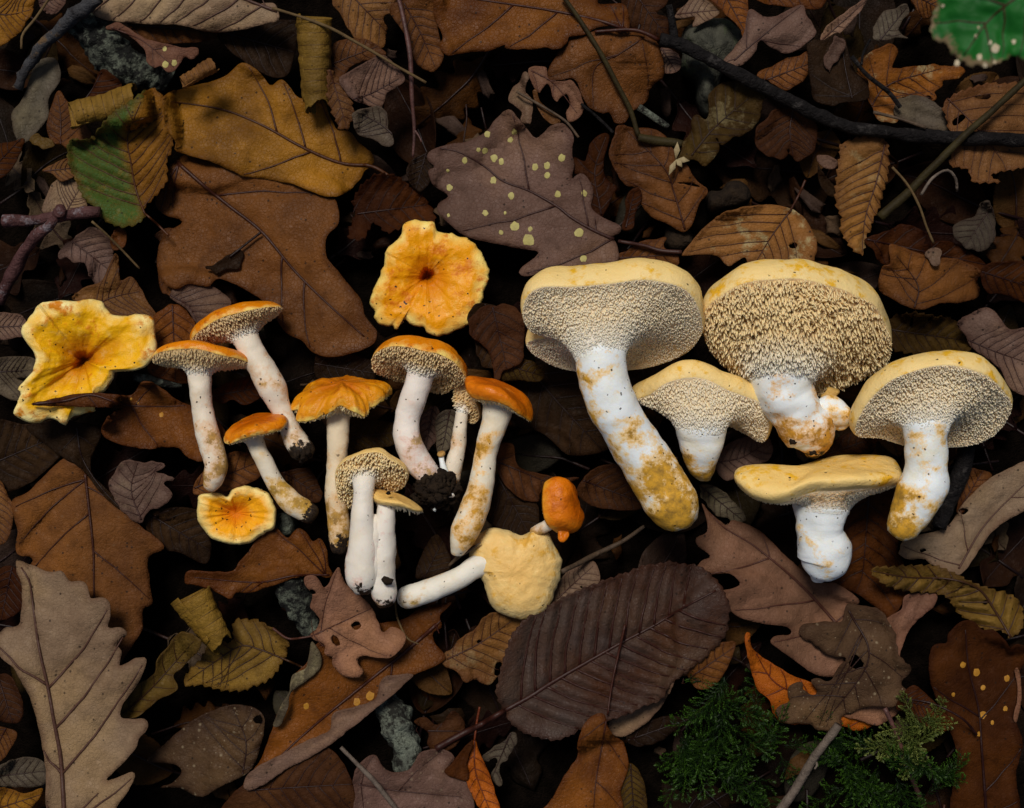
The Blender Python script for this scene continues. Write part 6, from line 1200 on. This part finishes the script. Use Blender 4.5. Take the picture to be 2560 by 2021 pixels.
# ------------------------------------------------------------------ moss
def mossmat(name, a, b):
    m, nt, bs = newmat(name); k = NT(nt); n = k.noise(k.coords(), 40, 3)
    col = k.mix(k.attr('fresh'), a, b); k.l(k.mix(k.math('MULTIPLY', k.rng(n, .4, .65), .5), col, tuple(x * .5 for x in a)), bs.inputs['Base Color'])
    bs.inputs['Roughness'].default_value = .55; bs.inputs['Specular IOR Level'].default_value = .2
    bs.inputs['Transmission Weight'].default_value = 0; return m
def moss(label, zone, poly, n, seed, mat, size=1.):
    rs = np.random.RandomState(seed); P = px0(zone, poly); lo, hi = P.min(0), P.max(0); pts = []
    while len(pts) < n:
        q = lo + rs.rand(2) * (hi - lo)
        if inside(q[None], P)[0]: pts.append(q)
    pts = np.array(pts); H = soft_height(pts); Vs, Fs, fr = [], [], []; cnt = 0
    def frond(p, az, el, ln, depth):
        nonlocal cnt
        m = max(6, int(ln / (.00055 * size))); t = np.linspace(0, 1, m); e = el - t * (.9 + .5 * rs.rand()); a = az + t * rs.uniform(-.7, .7)
        st = np.stack([np.cos(a) * np.cos(e), np.sin(a) * np.cos(e), np.sin(e)], 1) * (ln / m); path = p + np.cumsum(st, 0)
        for i in range(m):
            T = st[i] / np.linalg.norm(st[i]); S = np.cross(T, [0, 0, 1]); S /= np.linalg.norm(S) + 1e-9; U = np.cross(S, T)
            for q in range(3):
                ph = q * 2.1 + i * 1.3 + rs.rand(); d = S * math.cos(ph) + U * math.sin(ph); d = d * .75 + T * .75
                L_ = (.0013 if depth else .0015) * (1.05 - .55 * t[i]) * rs.uniform(.7, 1.2) * size; w = np.cross(d, T); w /= np.linalg.norm(w) + 1e-9
                b0 = path[i]; Vs.extend([b0 - w * .00012, b0 + d * L_ * .5 + w * .00026, b0 + d * L_, b0 + d * L_ * .5 - w * .00026]); Fs.append((cnt, cnt + 1, cnt + 2, cnt + 3)); cnt += 4
                fr.extend([t[i] * .8 + .1 * rs.rand()] * 4)
        if depth == 0:
            for i in range(3, m - 2, 3):
                for sgn in (-1, 1):
                    if rs.rand() < .85: frond(path[i], a[i] + sgn * rs.uniform(.7, 1.1), e[i] + rs.uniform(-.1, .3), ln * .38 * (1 - .6 * t[i]), 1)
    for q, h in zip(pts, H):
        frond(np.array([q[0], q[1], h - .002]), rs.uniform(0, 6.28), rs.uniform(.5, 1.25), rs.uniform(.009, .019) * size, 0)
    V = np.array(Vs); V[:, :2] *= 1.0
    origin = np.array([V[:, 0].mean(), V[:, 1].mean(), V[:, 2].min()])
    o = mesh_obj('moss', V, Fs, mat, None, origin, smooth=False, attrs={'fresh': fr}); o['kind'] = 'stuff'
    return tag(o, label, 'moss')
M1 = mossmat('moss', (.003, .012, .0015), (.036, .090, .005)); M2 = mossmat('moss_yellow', (.040, .060, .010), (.15, .17, .035))
moss('bright green feathery moss left of the grey brown twig', 'V', [(1425, 1710), (1440, 1590), (1480, 1540), (1500, 1445), (1560, 1430), (1600, 1500), (1660, 1570), (1700, 1590), (1690, 1640), (1640, 1710)], 34, 1, M1, 1.5)
moss('green moss cushion right of the grey brown twig', 'V', [(1760, 1715), (1770, 1660), (1830, 1600), (1900, 1590), (1960, 1610), (2030, 1660), (2020, 1715)], 30, 2, M1, 1.4)
moss('yellowish green moss sprigs under the dark rust spotted leaf', 'V', [(1870, 1600), (1890, 1540), (1950, 1500), (2010, 1520), (2015, 1580), (1960, 1610)], 12, 3, M2, 1.1)

# ------------------------------------------------------------------ the living green leaf that hangs nearer to the lens
def greenmat():
    m, nt, bs = newmat('living_leaf'); k = NT(nt); co = k.coords(); n1 = k.noise(co, 45, 4); n2 = k.noise(co, 110, 5, .7)
    col = k.mix(k.rng(n1, .35, .65), (.004, .070, .008), (.009, .110, .012)); col = k.mix(k.math('MULTIPLY', k.rng(k.attr('veind'), 0, 1, 1, 0), .35), col, (.03, .16, .05))
    ed = k.attr('edge'); col = k.mix(k.rng(k.math('ADD', ed, k.math('MULTIPLY', k.math('SUBTRACT', n2, .5), 1.2)), .10, .0), col, (.16, .115, .06))
    k.l(col, bs.inputs['Base Color']); bs.inputs['Roughness'].default_value = .55; bs.inputs['Specular IOR Level'].default_value = .15; k.l(k.bump(n2, .0006), bs.inputs['Normal']); return m
GZ = .150
gl = leaf('bramble_leaf', 'living bright green leaf with pale spots hanging above the litter', 'a4', 'olive', [(1230, -200), (1195, -60), (1175, 40), (1150, 120), (1140, 185), (1165, 240), (1210, 262), (1250, 275), (1262, 320), (1300, 350), (1345, 372), (1372, 412), (1430, 392), (1500, 405), (1560, 380), (1640, 342), (1720, 362), (1820, 320), (1900, 150), (1900, -200)],
  mid=[(1900, -180), (1700, -40), (1500, 120), (1340, 340)], kind='serrate', ribs=4, zfix=GZ, mat=greenmat(), wave=.003, curl=-.08,
  spots=[(1535, 298, 26), (1500, 262, 14), (1437, 348, 18), (1215, 38, 10), (1415, 222, 12), (1645, 255, 14), (1430, 168, 8), (1300, 385, 18), (1530, 380, 10), (1470, 400, 14)], spotcol=plainmat('dry_spot', (.52, .46, .33), (.38, .28, .16), 300, .7, .0004))
bl = [c for c in gl.children if c.name.startswith('blade')][0]
if 'edge' not in bl.data.attributes:
    at = bl.data.attributes.new('edge', 'FLOAT', 'POINT'); co = np.array([tuple(v.co) for v in bl.data.vertices]); n = len(co)
    bme = bmesh.new(); bme.from_mesh(bl.data); bd = np.array([v.index for v in bme.verts if v.is_boundary]); bme.free()
    d = np.sqrt(((co[:, None, :2] - co[None, bd, :2]) ** 2).sum(2)).min(1); at.data.foreach_set('value', np.clip(d / .012, 0, 1))
stem_top = lift(px0('a4', [(1900, -180)]), np.array([GZ]))[0]
o0 = np.array(gl.location); path = catmull(np.array([stem_top + [-.004, -.003, 0], stem_top + [.012, .010, -.006], stem_top + [.024, .02, -.04], stem_top + [.030, .026, -.115]]), 24, False)
v, f, t = tube(path, .0011, 8); mesh_obj('stalk', v, f, OLIVEST, gl, o0)

# ------------------------------------------------------------------ crumbs of leaf and twig lying in the hollows
def scraps():
    rs = np.random.RandomState(77); protos = []
    for q, pal in enumerate(['brown', 'darkbrown', 'tan', 'dark', 'tanbrown', 'mauve']):
        n = 11; th = np.linspace(0, 2 * math.pi, n, endpoint=False); r = .0045 * (.55 + .75 * rs.rand(n)); ring = np.stack([np.cos(th) * r * 1.5, np.sin(th) * r, .0012 * np.cos(2 * th + q)], 1)
        V = np.vstack([[[0, 0, -.0006]], ring * .55 + [0, 0, .0003], ring]); F = [(0, 1 + i, 1 + (i + 1) % n) for i in range(n)] + [(1 + i, 1 + n + i, 1 + n + (i + 1) % n, 1 + (i + 1) % n) for i in range(n)]
        o = mesh_obj('leaf_crumb', V, F, leafmat('wet' + pal if 'wet' + pal in PAL else pal, 700 + q), attrs={'veind': np.ones(len(V)), 'side': np.zeros(len(V)), 'margin': np.ones(len(V))}); so = o.modifiers.new('thickness', 'SOLIDIFY'); so.thickness = .0003; protos.append((o, pal))
    words = {'brown': 'brown', 'darkbrown': 'dark brown', 'tan': 'pale tan', 'dark': 'blackish', 'tanbrown': 'yellow brown', 'mauve': 'greyish mauve'}
    first = [True] * len(protos); low = np.percentile(HM, 40); n = 0; tries = 0
    while n < 130 and tries < 6000:
        tries += 1; x, y = rs.uniform(-.2, .2), rs.uniform(-.158, .158); i, j = cell(np.array([[x, y]]))
        h = HM[i, j][0]
        if h > -.012 or (HM[max(0, i[0] - 2):i[0] + 3, max(0, j[0] - 2):j[0] + 3].max() - h) > .008: continue
        q = rs.randint(len(protos)); src, pal = protos[q]; o = src if first[q] else src.copy()
        if not first[q]: C.objects.link(o)
        first[q] = False; s = rs.uniform(.5, 1.3); low_h = max(HM_LOW[i, j][0], h - .012)
        o.location = (x, y, low_h + .0012); o.rotation_euler = (rs.uniform(-.4, .4), rs.uniform(-.4, .4), rs.uniform(0, 6.28)); o.scale = (s, s * rs.uniform(.5, 1), s)
        tag(o, 'tiny %s crumb of dead leaf %s' % (words[pal], place(x, y)), 'leaf crumb', 'leaf crumbs in the hollows'); n += 1
ANCH = [((80, 60), 'by the lumpy grey stick'), ((390, 40), 'under the grey curled leaf'), ((680, 150), 'by the upright funnel roll'), ((870, 150), 'beside the red brown hanging twig'), ((570, 270), 'near the large ochre oak leaf'), ((1060, 400), 'near the yellow spotted oak leaf'),
        ((1300, 200), 'by the forked stem'), ((1530, 150), 'by the mossy stone'), ((1750, 60), 'by the folded mauve leaf'), ((1800, 250), 'along the black branch'), ((2060, 100), 'under the living green leaf'), ((2080, 330), 'by the olive green stem'), ((1820, 420), 'by the hanging toothed leaf'), ((1590, 500), 'by the yellow mottled beech leaf'), ((1380, 400), 'by the pointed beech leaf'),
        ((180, 760), 'beside the wavy funnel cap'), ((900, 590), 'beside the round face up orange cap'), ((550, 600), 'near the big warm brown oak leaf'), ((60, 500), 'below the purple red stick'), ((220, 400), 'beside the half green leaf'), ((430, 900), 'by the slim edge on mushroom'), ((580, 800), 'by the leaning slim mushroom'), ((500, 1090), 'by the small speckled heart shaped cap'), ((720, 1000), 'by the ragged capped mushroom'), ((780, 1150), 'beside the pale twin mushroom'), ((950, 950), 'beside the soil caked clump'), ((1040, 1000), 'by the dark orange capped mushroom'), ((1090, 1210), 'by the pale cushion cap'), ((1190, 1080), 'by the glossy orange knob'),
        ((1300, 700), 'under the largest cream cap'), ((1330, 1000), 'along the thick curved stem'), ((1500, 880), 'by the saddle shaped cap'), ((1700, 720), 'by the fan shaped cap'), ((1960, 880), 'by the round cream cap'), ((1730, 1080), 'by the thick flat cap'), ((2060, 620), 'by the folded brown leaf'), ((2060, 1100), 'by the large tan oak leaf'), ((2000, 1260), 'by the olive curled ribbed leaf'), ((1640, 1200), 'by the pink tan oak leaf'), ((1800, 1430), 'by the crumpled grey leaf'), ((2070, 1450), 'by the dark rust spotted leaf'), ((1570, 1570), 'in the feathery moss'), ((1900, 1640), 'by the green moss cushion'), ((1290, 1380), 'by the broad chestnut leaf'), ((1240, 1620), 'by the long stalked brown oak leaf'), ((1000, 1600), 'by the orange spear leaf'), ((840, 1560), 'by the lower lichened stick'), ((700, 1450), 'along the long rolled orange brown leaf'), ((750, 1300), 'by the holed mauve pink leaf'), ((540, 1180), 'by the ochre scalloped leaf'), ((480, 1370), 'by the olive toothed leaf'), ((430, 1600), 'by the speckled dark leaf'), ((150, 1450), 'beside the large pale oak leaf'), ((170, 1150), 'by the broad brown oak leaf'), ((30, 1000), 'below the wavy cap margin')]
def place(x, y):
    P = px0('V', [a for a, b in ANCH]); return ANCH[((P - [x, y]) ** 2).sum(1).argmin()][1]
scraps()

# ------------------------------------------------------------------ lower litter objects (only those the photograph or its margins can show)
def finish_litter():
    used = set()
    for (x, y, dz, e, s, k, W, outer) in LIT:
        i, j = cell(W); vis = ((HM[i, j] < W[:, 2] + .0125) & (np.abs(W[:, 0]) < .215) & (np.abs(W[:, 1]) < .175)).mean()
        if vis < .14 and not outer: continue
        kd, pl, b, m, V = PROTO[k]
        where = 'at the outer margin' if outer else 'low in the shadowed gaps'
        nm = {'oak': 'lobed oak leaf', 'smooth': 'smooth edged leaf', 'serrate': 'toothed leaf'}[kd]
        lab = 'curled %s %s %s of litter' % (WORD[pl], nm, where) if outer else 'sunken %s %s %s' % (WORD[pl], nm, place(x, y))
        r = thing('litter_leaf', lab, 'leaf', (x, y, dz), 'leaf litter lying ' + ('round the margin' if outer else 'in the gaps'))
        r.rotation_euler = e; r.scale = (s, s, s)
        for src in (b, m):
            if k in used: c = src.copy(); C.objects.link(c)
            else: c = src
            c.parent = r
        used.add(k)
    for k, (kd, pl, b, m, V) in enumerate(PROTO):
        if k not in used:
            for o in (b, m): bpy.data.objects.remove(o)
finish_litter()
